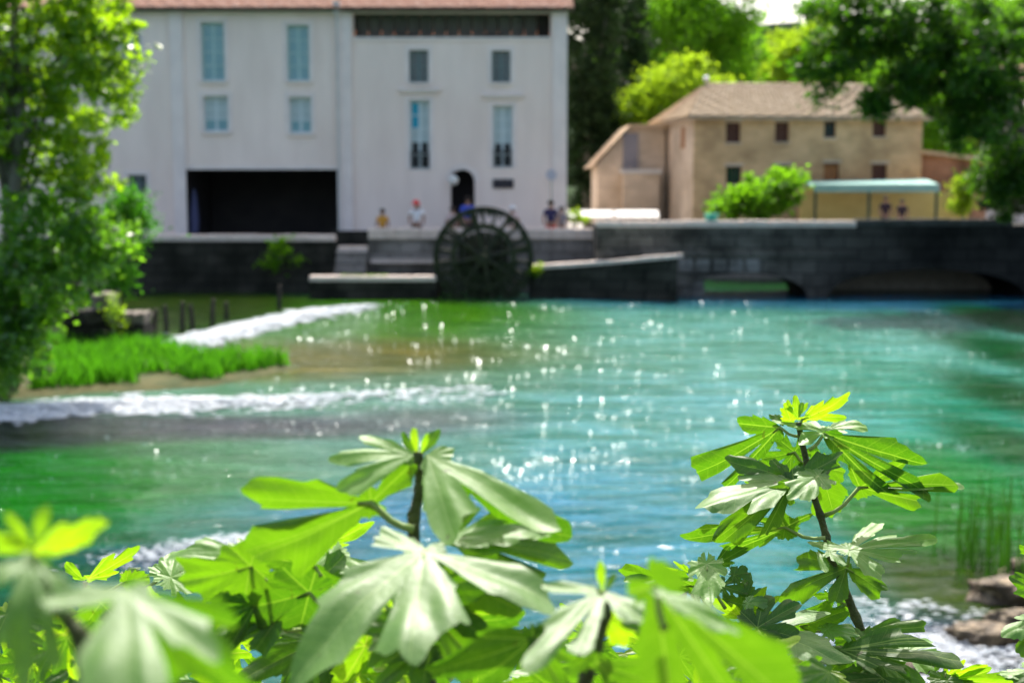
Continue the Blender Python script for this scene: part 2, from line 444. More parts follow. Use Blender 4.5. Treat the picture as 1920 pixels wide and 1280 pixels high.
M['reed'] = leafy('dark_reeds', (0.012, 0.045, 0.006), (0.03, 0.09, 0.01), (0.04, 0.15, 0.006), 0.4)
for nm, c in (('cloth_orange', (0.62, 0.30, 0.04)), ('cloth_dark', (0.035, 0.02, 0.03)), ('cloth_white', (0.78, 0.78, 0.80)), ('cloth_red', (0.68, 0.05, 0.05)),
              ('cloth_blue', (0.05, 0.10, 0.55)), ('cloth_navy', (0.035, 0.03, 0.09)), ('cloth_grey', (0.25, 0.24, 0.26)), ('hair', (0.03, 0.02, 0.015)),
              ('cloth_pink', (0.66, 0.50, 0.47)), ('teal_paint', (0.10, 0.48, 0.36)), ('sign_blue', (0.50, 0.50, 0.56)), ('canvas_blue', (0.10, 0.11, 0.22))):
    M[nm] = surf(nm, c, scale=8, rough=0.8)

# ------------------------------------------------------------------ river
def srgb(r, g, b):
    return np.array([((c / 255.0 + 0.055) / 1.055) ** 2.4 if c > 10 else c / 255.0 / 12.92 for c in (r, g, b)])


def water_material():
    m, nt, p, out = new_mat('river_water')
    N, Lk = nt.nodes.new, nt.links.new
    geo = N("ShaderNodeNewGeometry")
    at_ = N("ShaderNodeAttribute"); at_.attribute_name = "bed_and_shade"
    # drawn-out weed streaks along the current (which runs to the left)
    mp = N("ShaderNodeMapping"); mp.inputs["Scale"].default_value = (0.35, 1.3, 1); mp.inputs["Rotation"].default_value = (0, 0, R(-12))
    Lk(geo.outputs["Position"], mp.inputs["Vector"])
    n1 = N("ShaderNodeTexNoise"); n1.inputs["Scale"].default_value = 1.0; n1.inputs["Detail"].default_value = 8; n1.inputs["Distortion"].default_value = 1.2
    Lk(mp.outputs[0], n1.inputs["Vector"])
    rp = N("ShaderNodeValToRGB")
    rp.color_ramp.elements[0].position = 0.32; rp.color_ramp.elements[0].color = (0.34, 0.62, 0.42, 1)
    rp.color_ramp.elements[1].position = 0.68; rp.color_ramp.elements[1].color = (1.55, 1.30, 1.45, 1)
    Lk(n1.outputs["Fac"], rp.inputs["Fac"])
    mul = N("ShaderNodeMixRGB"); mul.blend_type = 'MULTIPLY'; mul.inputs[0].default_value = 1
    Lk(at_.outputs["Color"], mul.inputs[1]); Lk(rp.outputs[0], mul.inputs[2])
    mp3 = N("ShaderNodeMapping"); mp3.inputs["Scale"].default_value = (0.55, 3.4, 1); mp3.inputs["Rotation"].default_value = (0, 0, R(-7))
    Lk(geo.outputs["Position"], mp3.inputs["Vector"])
    n5 = N("ShaderNodeTexNoise"); n5.inputs["Scale"].default_value = 2.0; n5.inputs["Detail"].default_value = 9; n5.inputs["Roughness"].default_value = 0.68; n5.inputs["Distortion"].default_value = 0.8
    Lk(mp3.outputs[0], n5.inputs["Vector"])
    r5 = N("ShaderNodeValToRGB")
    r5.color_ramp.elements[0].position = 0.30; r5.color_ramp.elements[0].color = (0.45, 0.80, 0.45, 1)
    r5.color_ramp.elements[1].position = 0.70; r5.color_ramp.elements[1].color = (1.30, 1.20, 1.42, 1)
    e5 = r5.color_ramp.elements.new(0.5); e5.color = (1, 1, 1, 1)
    Lk(n5.outputs["Fac"], r5.inputs["Fac"])
    mul5 = N("ShaderNodeMixRGB"); mul5.blend_type = 'MULTIPLY'; mul5.inputs[0].default_value = 1
    Lk(mul.outputs[0], mul5.inputs[1]); Lk(r5.outputs[0], mul5.inputs[2])
    Lk(mul5.outputs[0], p.inputs["Base Color"])
    p.inputs["Roughness"].default_value = 0.09
    p.inputs["IOR"].default_value = 1.15
    p.inputs["Specular IOR Level"].default_value = 0.35
    # choppy surface: three sizes of ripple
    mp2 = N("ShaderNodeMapping"); mp2.inputs["Scale"].default_value = (0.75, 1.3, 1); mp2.inputs["Rotation"].default_value = (0, 0, R(-10))
    Lk(geo.outputs["Position"], mp2.inputs["Vector"])
    hs = None
    for sc, amp, det in ((1.1, 0.20, 2), (3.4, 0.085, 3), (11.0, 0.022, 2)):
        n = N("ShaderNodeTexNoise"); n.inputs["Scale"].default_value = sc; n.inputs["Detail"].default_value = det; n.inputs["Distortion"].default_value = 0.5
        Lk(mp2.outputs[0], n.inputs["Vector"])
        k = N("ShaderNodeMath"); k.operation = 'MULTIPLY_ADD'; k.inputs[1].default_value = amp
        Lk(n.outputs["Fac"], k.inputs[0])
        if hs is not None: Lk(hs, k.inputs[2])
        else: k.inputs[2].default_value = 0
        hs = k.outputs[0]
    b = N("ShaderNodeBump"); b.inputs["Strength"].default_value = 1.0; b.inputs["Distance"].default_value = 0.55
    Lk(hs, b.inputs["Height"]); Lk(b.outputs[0], p.inputs["Normal"])
    return m


M['water'] = water_material()

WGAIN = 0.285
BLOBS = [  # photo pixel of a patch of riverbed (some paint reflection and tree shade), its half size in pixels, colour seen there, weight
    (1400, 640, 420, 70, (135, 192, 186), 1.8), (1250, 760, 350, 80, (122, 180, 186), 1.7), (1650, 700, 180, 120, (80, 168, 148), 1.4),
    (1500, 568, 350, 12, (85, 125, 165), 1.4),  # blue reflection painted on the far water
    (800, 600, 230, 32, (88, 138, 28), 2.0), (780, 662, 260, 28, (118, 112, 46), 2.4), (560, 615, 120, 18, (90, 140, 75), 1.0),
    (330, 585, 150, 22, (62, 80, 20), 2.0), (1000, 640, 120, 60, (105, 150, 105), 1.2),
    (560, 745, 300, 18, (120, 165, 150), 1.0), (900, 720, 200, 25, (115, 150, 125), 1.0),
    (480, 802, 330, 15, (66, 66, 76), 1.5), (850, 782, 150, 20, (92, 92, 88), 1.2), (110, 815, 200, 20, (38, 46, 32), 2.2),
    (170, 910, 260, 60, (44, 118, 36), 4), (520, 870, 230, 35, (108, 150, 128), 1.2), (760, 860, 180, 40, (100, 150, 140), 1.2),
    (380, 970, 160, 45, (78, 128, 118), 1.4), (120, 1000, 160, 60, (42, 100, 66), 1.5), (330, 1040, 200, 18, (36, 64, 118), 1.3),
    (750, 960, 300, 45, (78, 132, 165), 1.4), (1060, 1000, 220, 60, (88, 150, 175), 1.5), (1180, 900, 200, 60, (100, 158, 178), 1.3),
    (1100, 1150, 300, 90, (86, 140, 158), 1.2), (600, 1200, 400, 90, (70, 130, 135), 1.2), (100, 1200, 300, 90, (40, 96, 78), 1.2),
    (1900, 600, 55, 25, (32, 92, 48), 8), (1895, 660, 62, 32, (22, 84, 30), 9), (1890, 740, 70, 42, (18, 80, 24), 9), (1885, 830, 75, 46, (20, 84, 24), 9), (1820, 640, 60, 60, (70, 140, 120), 1.0),  # dark greens paint the trees' shade and reflection at the right edge
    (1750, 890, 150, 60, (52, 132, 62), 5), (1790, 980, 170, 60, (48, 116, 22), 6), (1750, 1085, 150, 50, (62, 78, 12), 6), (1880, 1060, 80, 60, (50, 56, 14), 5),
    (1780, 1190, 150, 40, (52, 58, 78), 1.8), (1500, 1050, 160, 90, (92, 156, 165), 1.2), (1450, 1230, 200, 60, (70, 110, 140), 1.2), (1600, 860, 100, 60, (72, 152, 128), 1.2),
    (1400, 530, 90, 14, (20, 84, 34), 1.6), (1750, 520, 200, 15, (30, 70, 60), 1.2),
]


def river():
    xs = np.concatenate([np.linspace(-60, -14, 12, endpoint=False), np.linspace(-14, 18, 200, endpoint=False), np.linspace(18, 60, 12)])
    ys = np.concatenate([np.linspace(4, 9, 5, endpoint=False), np.linspace(9, 20, 70, endpoint=False), np.linspace(20, 60, 110)])
    X, Y = np.meshgrid(xs, ys)
    num = np.zeros(X.shape + (3,)); den = np.full(X.shape, 1e-4)
    num += 1e-4 * srgb(90, 150, 150)
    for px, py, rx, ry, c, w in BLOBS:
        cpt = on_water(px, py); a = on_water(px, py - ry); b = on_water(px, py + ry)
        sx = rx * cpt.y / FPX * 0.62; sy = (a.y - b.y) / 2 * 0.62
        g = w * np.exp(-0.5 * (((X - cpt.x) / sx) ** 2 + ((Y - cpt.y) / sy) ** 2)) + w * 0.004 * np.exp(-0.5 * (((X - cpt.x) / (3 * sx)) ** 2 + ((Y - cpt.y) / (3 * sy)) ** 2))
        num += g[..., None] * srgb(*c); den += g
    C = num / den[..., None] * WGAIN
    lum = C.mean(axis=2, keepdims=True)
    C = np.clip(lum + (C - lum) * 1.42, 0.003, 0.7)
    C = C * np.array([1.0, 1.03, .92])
    ny, nx = X.shape
    V = np.stack([X.ravel(), Y.ravel(), np.zeros(X.size)], axis=1)
    i = (np.arange(ny - 1)[:, None] * nx + np.arange(nx - 1)[None, :]).ravel()
    F = np.stack([i, i + 1, i + nx + 1, i + nx], axis=1)
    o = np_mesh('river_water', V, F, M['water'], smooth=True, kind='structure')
    ca = o.data.color_attributes.new("bed_and_shade", 'FLOAT_COLOR', 'POINT')
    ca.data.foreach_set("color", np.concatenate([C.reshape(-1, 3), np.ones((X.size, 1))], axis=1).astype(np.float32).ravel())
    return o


river()

# river bed far below and ground sheet to the horizon behind everything
g = MB()
g.quad((-900, -200, -1.2), (900, -200, -1.2), (900, 1600, -1.2), (-900, 1600, -1.2))
g.build('ground', M['earth'], kind='structure')


# bank under the photographer, curving out to the rocks on the right
def near_bank():
    nx, ny = 90, 40
    V, F = [], []
    for j in range(ny):
        for i in range(nx):
            x = -14 + 32 * i / (nx - 1)
            y = -3 + 22 * j / (ny - 1)
            edge = 6.8 + 0.35 * math.sin(x * 1.7)
            if x > 2.6: edge += (x - 2.6) * 2.6 if x < 5.2 else 6.8 + (x - 5.2) * 1.2
            t = (edge - y)
            z = -0.5 + 0.45 * max(min(t + 1, 60), -1)
            if t > 0.2: z = -0.05 + min(0.36 * t, 2.15)
            if x > 3.5: z = min(z, 0.16 + 0.12 * (x - 3.5) + 0.35 * max(0, 9 - y))
            z += 0.05 * math.sin(x * 5.1 + y * 3.3) + 0.04 * math.sin(x * 9.7 - y * 7.1)
            V.append((x, y, z))
    for j in range(ny - 1):
        for i in range(nx - 1):
            a = j * nx + i
            F.append((a, a + 1, a + nx + 1, a + nx))
    np_mesh('near_bank', np.array(V), np.array(F), M['earth'], smooth=True, kind='structure')


near_bank()

# terrace behind the quay (left) and behind the bridge (right), each ending above the water
TZ = 1.35
t = MB()
t.box((-60, 49.35, 0.9), (6.55, 90, TZ))
t.build('terrace', M['terrace'], kind='structure')
t = MB()
t.box((6.552, 56.0, -0.9), (80, 130, 1.55))
t.box((10.9, 50.6, -0.9), (80, 55.99, 1.5))  # added block closing off the second arch so it stays dark
t.build('far_bank_and_added_block', M['terrace'], kind='structure')
h = MB()
pts = []
for i in range(41):
    x = -260 + 13 * i
    pts.append((x, 300, -1), ); pts.append((x, 330 + 20 * math.sin(i), 36 + 6 * math.sin(i * 0.9) + 4 * math.sin(i * 2.3) + max(0, (x + 20) * 0.04)))
fs = [(2 * i, 2 * i + 2, 2 * i + 3, 2 * i + 1) for i in range(40)]
h.add(pts, fs)
h.build('hill', M['hill'], smooth=True, kind='structure')


# ------------------------------------------------------------------ quay walls, bridge, ledges
def coping(parent, pts, w, hgt, mat, step=0.9, name='coping_stone', overhang=0.06):
    """row of separate coping stones along a polyline of (x, y, z)"""
    pts = [Vector(p) for p in pts]
    for a, b in zip(pts[:-1], pts[1:]):
        L = (b - a).length
        n = max(1, round(L / step))
        d = (b - a) / n
        side = Vector((-d.y, d.x, 0)).normalized()
        for i in range(n):
            m = MB()
            p, q = a + d * (i + 0.012), a + d * (i + 0.988)
            j = rng.uniform(-0.015, 0.015); k = rng.uniform(-0.02, 0.02)
            up = Vector((0, 0, hgt + j))
            e = overhang + k
            lo = [p - side * e, q - side * e, q + side * w, p + side * w]
            c = 0.03
            mid = [v + up * 0.8 for v in lo]
            top = [p - side * (e - c) + d * 0.02 + up, q - side * (e - c) - d * 0.02 + up, q + side * (w - c) - d * 0.02 + up, p + side * (w - c) + d * 0.02 + up]
            m.add(lo + mid + top, [(3, 2, 1, 0), (0, 1, 5, 4), (1, 2, 6, 5), (2, 3, 7, 6), (3, 0, 4, 7), (4, 5, 9, 8), (5, 6, 10, 9), (6, 7, 11, 10), (7, 4, 8, 11), (8, 9, 10, 11)])
            m.build(name, mat, parent)


ZL = at(450, 440, 49).z
# left wet quay wall
xl0, xl1 = -24.0, at(628, 440, 49).x
wl = empty('quay_wall', (-12, 49, 0), 'dark wet quay wall with pale coping under the wide garage opening', 'wall')
m = MB(); m.box((xl0, 49, -0.6), (xl1, 49.34, ZL - 0.22)); m.build('wall', M['stone_wet'], wl)
coping(wl, [(xl0, 49, ZL - 0.22), (xl1, 49, ZL - 0.22)], 0.42, 0.22, M['stone_cop'])
# middle quay wall with parapet
xm0, xm1 = at(690, 440, 49).x, 6.5
ZM = at(900, 428, 49).z
wm = empty('quay_wall', (1, 49, 0), 'grey stone quay parapet behind the water wheel', 'wall')
m = MB(); m.box((xm0, 49, -0.6), (xm1, 49.34, ZM - 0.36)); m.build('wall', M['stone_quay'], wm)
coping(wm, [(xm0, 49, ZM - 0.36), (at(1132, 428, 49).x, 49, ZM - 0.36)], 0.46, 0.36, M['stone_cop'])
m = MB(); m.box((xm0 + 0.1, 48.72, 1.02), (-2.7, 48.998, 1.16)); m.build('string_course', M['stone_cop'], wm)

# stairs between the two walls
st = empty('stone_steps', ((xl1 + xm0) / 2, 48.4, 0.7), 'worn stone steps leading down from the terrace beside the wheel', 'steps')
for i in range(5):
    m = MB(); m.box((xl1 + 0.1, 47.75 + i * 0.3, 0.3), (xm0 - 0.02, 48.05 + i * 0.3 if i < 4 else 49.6, 0.83 + i * 0.19)); m.build('step', M['stone_cop'] if i == 4 else M['stone_quay'], st)

m = MB(); m.box((xl1 - 0.4, 51.2, TZ), (xm0 + 0.4, 51.5, 2.05)); m.build('landing_wall', M['stone_wet'], st)

# low ledge left of the wheel
lx0, lx1 = at(580, 540, 46.3).x, at(818, 540, 46.3).x
le = empty('mill_ledge', (lx0, 46.2, 0), 'low dark stone ledge with mossy top left of the water wheel', 'ledge')
m = MB(); m.box((lx0, 46.3, -0.6), (lx1, 47.74, 0.58)); m.box((lx0 + 0.3, 47.74, -0.6), (lx1, 48.99, 0.575)); m.build('wall', M['stone_wet'], le)
coping(le, [(lx0, 46.3, 0.58), (lx1, 46.3, 0.58)], 0.5, 0.16, M['stone_cop'], 0.8)
mo = MB()
for i in range(60):
    x = rng.uniform(at(645, 520, 47).x, at(722, 520, 47).x); y = rng.uniform(46.5, 47.4); r = rng.uniform(0.08, 0.2)
    mo.add([(x + r * math.cos(k) * (1.6 if j else 1), y + r * math.sin(k), 0.6 + (0.16 if j == 0 else 0.02)) for j in (0, 1) for k in (0.3, 1.5, 2.8, 4.1, 5.3)],
           [(0, 1, 2, 3, 4)] + [(k, (k + 1) % 5, 5 + (k + 1) % 5, 5 + k) for k in range(5)])
mo.build('moss', M['moss'], le, kind='stuff')

# curved race wall right of the wheel
rc = empty('race_wall', (2.5, 46, 0), 'curving low mill race wall with bright rim right of the wheel', 'wall')
rp_ = []
for i in range(9):
    f = i / 8
    rp_.append(Vector((0.55 + f * (at(1270, 480, 45.2).x - 0.55), 46.6 - 1.4 * f * f, at(1000, 499, 46.6).z + f ** 1.4 * (at(1270, 478, 45.2).z - at(1000, 499, 46.6).z) - 0.1)))
m = MB()
for a, b in zip(rp_[:-1], rp_[1:]):
    m.add([(a.x, a.y, -0.5), (b.x, b.y, -0.5), (b.x, b.y, b.z), (a.x, a.y, a.z), (a.x, a.y + 0.45, -0.5), (b.x, b.y + 0.45, -0.5), (b.x, b.y + 0.45, b.z), (a.x, a.y + 0.45, a.z)],
          [(0, 1, 2, 3), (5, 4, 7, 6), (3, 2, 6, 7)])
a, b = rp_[0], rp_[-1]
m.add([(b.x, b.y, -0.5), (b.x, b.y + 0.45, -0.5), (b.x, b.y + 0.45, b.z), (b.x, b.y, b.z)], [(0, 1, 2, 3)])
m.build('wall', M['stone_wet'], rc)
coping(rc, rp_, 0.5, 0.14, M['stone_cop'], 0.6)
m = MB(); m.box((at(1030, 500, 48).x, 47.2, -0.4), (6.4, 48.9, 0.75)); m.build('mill_platform', M['stone_quay'], rc)


# bridge
def bridge():
    Y0, Y1 = 47.0, 50.4
    x0, x1 = at(1118, 420, Y0).x, 34.0
    zt = at(1350, 414, Y0).z - 0.15
    arches = [(at(1395, 500, Y0).x, 2.15, at(1395, 512, Y0).z), (at(1740, 500, Y0).x, 3.3, at(1740, 505, Y0).z), (at(2150, 500, Y0).x, 3.3, at(2150, 505, Y0).z)]
    br = empty('stone_bridge', (10, 47, 0), 'long low dark stone bridge with flat arches over the river', 'bridge')

    def zb(x):
        z = -0.6
        for c, hw, za in arches:
            if abs(x - c) < hw:
                z = max(z, -0.15 + (za + 0.15) * math.sqrt(max(0.0, 1 - ((x - c) / hw) ** 2)) ** 0.8)
        return z
    xs = np.linspace(x0, x1, 260)
    m = MB()
    xshade = at(1605, 420, Y0).x
    for a, b in zip(xs[:-1], xs[1:]):
        za, zb_ = zb(a), zb(b)
        m.quad((a, Y0, za), (b, Y0, zb_), (b, Y0, zt), (a, Y0, zt))
        m.quad((a, Y1, zt), (b, Y1, zt), (b, Y1, zb_), (a, Y1, za))
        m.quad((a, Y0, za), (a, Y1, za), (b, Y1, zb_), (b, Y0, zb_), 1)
    m.quad((x0, Y0, zt), (x1, Y0, zt), (x1, Y1, zt), (x0, Y1, zt))
    m.quad((x0, Y0, -0.6), (x0, Y0, zt), (x0, Y1, zt), (x0, Y1, -0.6))
    m.build('wall', [M['stone_bridge'], M['stone_soffit']], br)
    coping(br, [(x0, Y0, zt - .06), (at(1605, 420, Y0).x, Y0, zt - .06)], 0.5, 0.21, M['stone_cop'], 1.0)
    coping(br, [(at(1605, 420, Y0).x, Y0, zt - 0.02), (16.5, Y0, zt - 0.02)], 0.5, 0.22, M['stone_cop_dark'], 1.0)  # this stretch coloured dark for the shade of the overhanging tree
    # string course and buttress stones
    m = MB(); m.box((x0 + 0.15, Y0 - 0.09, 1.36), (xshade, Y0 - 0.002, 1.50)); m.build('string_course', M['stone_bridge'], br)
    for i, px in enumerate((1285, 1318, 1350, 1380, 1412)):
        m = MB(); c = at(px, 490, Y0)
        m.box((c.x - 0.22, Y0 - 0.05, 0.86), (c.x + 0.22, Y0 - 0.003, 1.27)); m.build('facing_stone', M['stone_quay'], br)


bridge()


# ------------------------------------------------------------------ walls with openings, windows
def holed_wall(mb, x0, x1, z0, z1, y, holes, depth=0.3, mi=0):
    """front face at y with rectangular holes and their reveals"""
    xs = sorted({x0, x1} | {h[0] for h in holes} | {h[2] for h in holes})
    zs = sorted({z0, z1} | {h[1] for h in holes} | {h[3] for h in holes})
    for a, b in zip(xs[:-1], xs[1:]):
        for c, d in zip(zs[:-1], zs[1:]):
            cx, cz = (a + b) / 2, (c + d) / 2
            if any(h[0] < cx < h[2] and h[1] < cz < h[3] for h in holes): continue
            mb.quad((a, y, c), (b, y, c), (b, y, d), (a, y, d), mi)
    for hx0, hz0, hx1, hz1 in holes:
        Y = y + depth
        mb.quad((hx0, y, hz0), (hx0, y, hz1), (hx0, Y, hz1), (hx0, Y, hz0), mi)
        mb.quad((hx1, y, hz1), (hx1, y, hz0), (hx1, Y, hz0), (hx1, Y, hz1), mi)
        mb.quad((hx0, y, hz1), (hx1, y, hz1), (hx1, Y, hz1), (hx0, Y, hz1), mi)
        mb.quad((hx0, y, hz0), (hx0, Y, hz0), (hx1, Y, hz0), (hx1, y, hz0), mi)


def window(parent, x0, z0, x1, z1, y, cols, rows, frame, glass, local=False, surround=None, sill=None, fw=0.07, glass_of=None, depth=0.16):
    yb = y + depth
    f = MB()
    f.box((x0, yb, z0), (x0 + fw, yb + 0.06, z1)); f.box((x1 - fw, yb, z0), (x1, yb + 0.06, z1))
    f.box((x0 + fw, yb, z0), (x1 - fw, yb + 0.06, z0 + fw)); f.box((x0 + fw, yb, z1 - fw), (x1 - fw, yb + 0.06, z1))
    bw = 0.035
    W, H = x1 - x0 - 2 * fw, z1 - z0 - 2 * fw
    for i in range(1, cols):
        x = x0 + fw + W * i / cols
        f.box((x - bw * 1.3, yb + 0.004, z0 + fw), (x + bw * 1.3, yb + 0.055, z1 - fw))
    for j in range(1, rows):
        z = z0 + fw + H * j / rows
        f.box((x0 + fw, yb + 0.009, z - bw * 0.6), (x1 - fw, yb + 0.05, z + bw * 0.6))
    fo = f.build('window', frame, parent, local=local)
    for i in range(cols):
        for j in range(rows):
            p = MB()
            xa, xb = x0 + fw + W * i / cols, x0 + fw + W * (i + 1) / cols
            za, zb = z0 + fw + H * j / rows, z0 + fw + H * (j + 1) / rows
            yy = yb + 0.03
            p.box((xa + 0.005, yy, za + 0.005), (xb - 0.005, yy + 0.008, zb - 0.005))
            p.build('pane', glass_of(i, j) if glass_of else glass, fo, local=local)
    if sill:
        s = MB(); s.box((x0 - 0.08, y - 0.09, z0 - 0.09), (x1 + 0.08, y + depth - 0.002, z0 - 0.003)); s.build('sill', sill, fo, local=local)
    if surround:
        s = MB(); w = 0.16; e = 0.025
        s.box((x0 - w, y - e, z0), (x0 - 0.003, y - 0.002, z1 + w)); s.box((x1 + 0.003, y - e, z0), (x1 + w, y - 0.002, z1 + w)); s.box((x0 - 0.003, y - e, z1 + 0.003), (x1 + 0.003, y - 0.002, z1 + w))
        s.build('surround', surround, fo, local=local)
    return fo


def tile_roof(mb, A, B, S, tw=0.23, rl=0.40, amp=0.055, thick=0.05):
    """barrel tiles from eave A-B up the slope vector S"""
    A, B, S = Vector(A), Vector(B), Vector(S)
    along = B - A; L = along.length; ax = along / L
    up = S.normalized(); SL = S.length
    nrm = ax.cross(up).normalized()
    if nrm.z < 0: nrm = -nrm
    nc = max(1, int(L / tw)); nr = max(1, int(SL / rl)); k = 6
    for r in range(nr):
        s0, s1 = r * SL / nr, (r + 1) * SL / nr + 0.05
        V = []
        for i in range(nc * k + 1):
            u = i / (nc * k) * L
            hgt = amp * abs(math.sin(math.pi * i / k)) ** 0.8 + 0.012 * math.sin(i // k * 2.39 + r * 1.7)
            jit = 0.02 * math.sin(i // k * 5.1 + r * 3.1)
            p0 = A + ax * u + up * (s0 + jit) + nrm * (hgt + 0.045)
            p1 = A + ax * u + up * s1 + nrm * (hgt + 0.004)
            V += [p0 - nrm * thick, p0, p1]
        F = []
        for i in range(nc * k):
            a = 3 * i
            F += [(a, a + 3, a + 4, a + 1), (a + 1, a + 4, a + 5, a + 2)]
        mb.add(V, F)


# ------------------------------------------------------------------ white mill building
def mill():
    Y = 54.0
    P = lambda px, py: at(px, py, Y)
    root = empty('mill_building', (-6, Y, TZ), 'large pale lilac-grey mill with clay tile roof and wide dark garage opening', 'building')
    xL, xR = -24.0, P(1062, 200).x
    zE = P(850, 19).z
    rect = lambda a, b, c, d: (P(a, (b + d) / 2).x, P((a + c) / 2, d).z, P(c, (b + d) / 2).x, P((a + c) / 2, b).z)
    wins = {
        'tall_a': rect(377, 42, 421, 152), 'tall_b': rect(538, 47, 580, 152), 'low_a': rect(381, 180, 428, 247), 'low_b': rect(542, 182, 584, 250),
        'top_a': rect(767, 94, 803, 155), 'top_b': rect(922, 95, 957, 155), 'door_a': rect(768, 188, 806, 318), 'door_b': rect(924, 198, 961, 315),
        'side_a': rect(225, 60, 264, 108), 'side_b': rect(240, 328, 275, 362)}
    garage = (P(346, 380).x, TZ, P(634, 380).x, P(490, 318).z)
    loft = (P(662, 45).x, P(850, 70).z, P(1032, 45).x, zE - 0.12)
    dx0, dx1, dz1 = P(845, 380).x, P(890, 380).x, P(868, 318).z
    door = (dx0, TZ, dx1, dz1)
    m = MB()
    holed_wall(m, xL, xR, TZ - 0.3, zE, Y, list(wins.values()) + [garage, loft, door], depth=0.3)
    m.quad((xR, Y, TZ - 0.3), (xR, Y + 9, TZ - 0.3), (xR, Y + 9, zE), (xR, Y, zE))
    m.quad((xL, Y + 9, TZ - 0.3), (xL, Y, TZ - 0.3), (xL, Y, zE), (xL, Y + 9, zE))
    m.quad((xR, Y + 9, TZ - 0.3), (xL, Y + 9, TZ - 0.3), (xL, Y + 9, zE), (xR, Y + 9, zE))
    # gable up to the ridge
    m.add([(xR, Y, zE), (xR, Y + 9, zE), (xR, Y + 4.5, zE + 1.6)], [(0, 1, 2)])
    m.build('wall', M['plaster'], root)
    # arched head of the doorway: fill the two corners
    c = MB(); n = 10; cx = (dx0 + dx1) / 2; rr = (dx1 - dx0) / 2
    for s in (-1, 1):
        arc = [(cx + s * rr * math.cos(i / n * math.pi / 2), Y + 0.002, dz1 - rr + rr * math.sin(i / n * math.pi / 2)) for i in range(n + 1)]
        corner = (cx + s * rr, Y + 0.002, dz1)
        for a, b in zip(arc[:-1], arc[1:]):
            c.add([corner, a, b, (a[0], Y + 0.3, a[2]), (b[0], Y + 0.3, b[2])], [(0, 1, 2), (1, 3, 4, 2)])
    c.build('door_arch', M['plaster'], root)
    # arch surround voussoirs
    for i in range(9):
        a0, a1 = math.pi * (i + 0.03) / 9, math.pi * (i + 0.97) / 9
        v = MB(); r1, r2 = rr + 0.01, rr + 0.2; zc = dz1 - rr
        q = [(cx + r * math.cos(a), zc + r * math.sin(a)) for a, r in ((a0, r1), (a1, r1), (a1, r2), (a0, r2))]
        v.add([(x, Y - 0.02, z) for x, z in q] + [(x, Y - 0.002, z) for x, z in q], [(0, 1, 2, 3), (0, 4, 5, 1), (1, 5, 6, 2), (2, 6, 7, 3), (3, 7, 4, 0)])
        v.build('arch_stone', M['plaster_trim'], root)
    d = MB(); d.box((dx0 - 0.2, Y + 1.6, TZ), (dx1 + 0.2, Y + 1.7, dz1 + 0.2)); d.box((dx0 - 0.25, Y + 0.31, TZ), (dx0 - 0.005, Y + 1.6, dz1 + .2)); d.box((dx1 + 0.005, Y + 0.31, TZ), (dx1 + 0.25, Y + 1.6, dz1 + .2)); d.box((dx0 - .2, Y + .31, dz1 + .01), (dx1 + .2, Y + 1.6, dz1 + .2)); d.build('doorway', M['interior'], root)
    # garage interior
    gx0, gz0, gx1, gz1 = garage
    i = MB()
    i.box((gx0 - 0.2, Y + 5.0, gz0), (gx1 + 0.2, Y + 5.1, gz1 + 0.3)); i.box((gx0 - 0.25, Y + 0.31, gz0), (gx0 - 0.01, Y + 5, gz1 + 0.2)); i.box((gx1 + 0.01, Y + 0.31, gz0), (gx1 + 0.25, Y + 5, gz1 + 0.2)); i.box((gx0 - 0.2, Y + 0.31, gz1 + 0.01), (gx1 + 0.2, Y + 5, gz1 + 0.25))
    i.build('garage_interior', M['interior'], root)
    i = MB(); i.box((gx0 - 0.02, Y - 0.02, gz1 + 0.003), (gx1 + 0.02, Y - 0.003, gz1 + 0.14)); i.build('lintel', M['plaster_trim'], root)
    # loft behind the open strip: boards one by one and a dark store at its end
    lx0, lz0, lx1, lz1 = loft
    nb = 15
    for k in range(nb):
        b = MB(); w = (lx1 - lx0) / nb
        b.box((lx0 + k * w + 0.02, Y + 0.7 + rng.uniform(0, .03), lz0 - 0.3), (lx0 + (k + 1) * w - 0.02, Y + 0.76, lz1 + 0.2)); b.build('loft_board', M['beam'] if k == nb - 1 else M['loft'], root)
    b = MB(); b.box((lx0 - 0.05, Y + 0.31, lz1 - 0.002), (lx1 + 0.05, Y + 0.69, lz1 + 0.2)); b.box((lx0 - 0.05, Y + 0.31, lz0 - 0.3), (lx1 + .05, Y + 0.69, lz0 - 0.02)); b.build('loft_beam', M['beam'], root)
    for px in (760, 925):
        b = MB(); q = P(px, 66); b.box((q.x - 0.35, Y + 0.12, lz0 + 0.003), (q.x + 0.35, Y + 0.32, lz0 + 0.13)); b.build('loft_crate', M['beam'], root)
    b = MB(); b.box((lx0, Y - 0.05, lz0 - 0.13), (lx1, Y - 0.003, lz0 - 0.005)); b.build('loft_ledge', M['plaster_trim'], root)
    # pilasters, cornice
    for a, b_ in ((322, 346), (634, 660), (1036, 1063)):
        pm = MB(); pm.box((P(a, 200).x, Y - 0.09, TZ), (P(b_, 200).x, Y - 0.003, zE - 0.02)); pm.build('pilaster', M['plaster_trim'], root)
    # quoin marks on the outer corner
    cm = MB(); cm.box((xL, Y - 0.14, zE - 0.10), (lx0 - 0.3, Y - 0.092, zE + 0.02)); cm.build('cornice', M['plaster_trim'], root)
    bw_ = M['frame']
    window(root, *wins['tall_a'], Y, 2, 4, bw_, M['glass_teal'], surround=M['plaster_trim'], sill=M['plaster_trim'])
    window(root, *wins['tall_b'], Y, 2, 4, bw_, M['glass_teal'], surround=M['plaster_trim'], sill=M['plaster_trim'])
    low = lambda i, j: M['curtain'] if j > 0 else M['glass_teal']
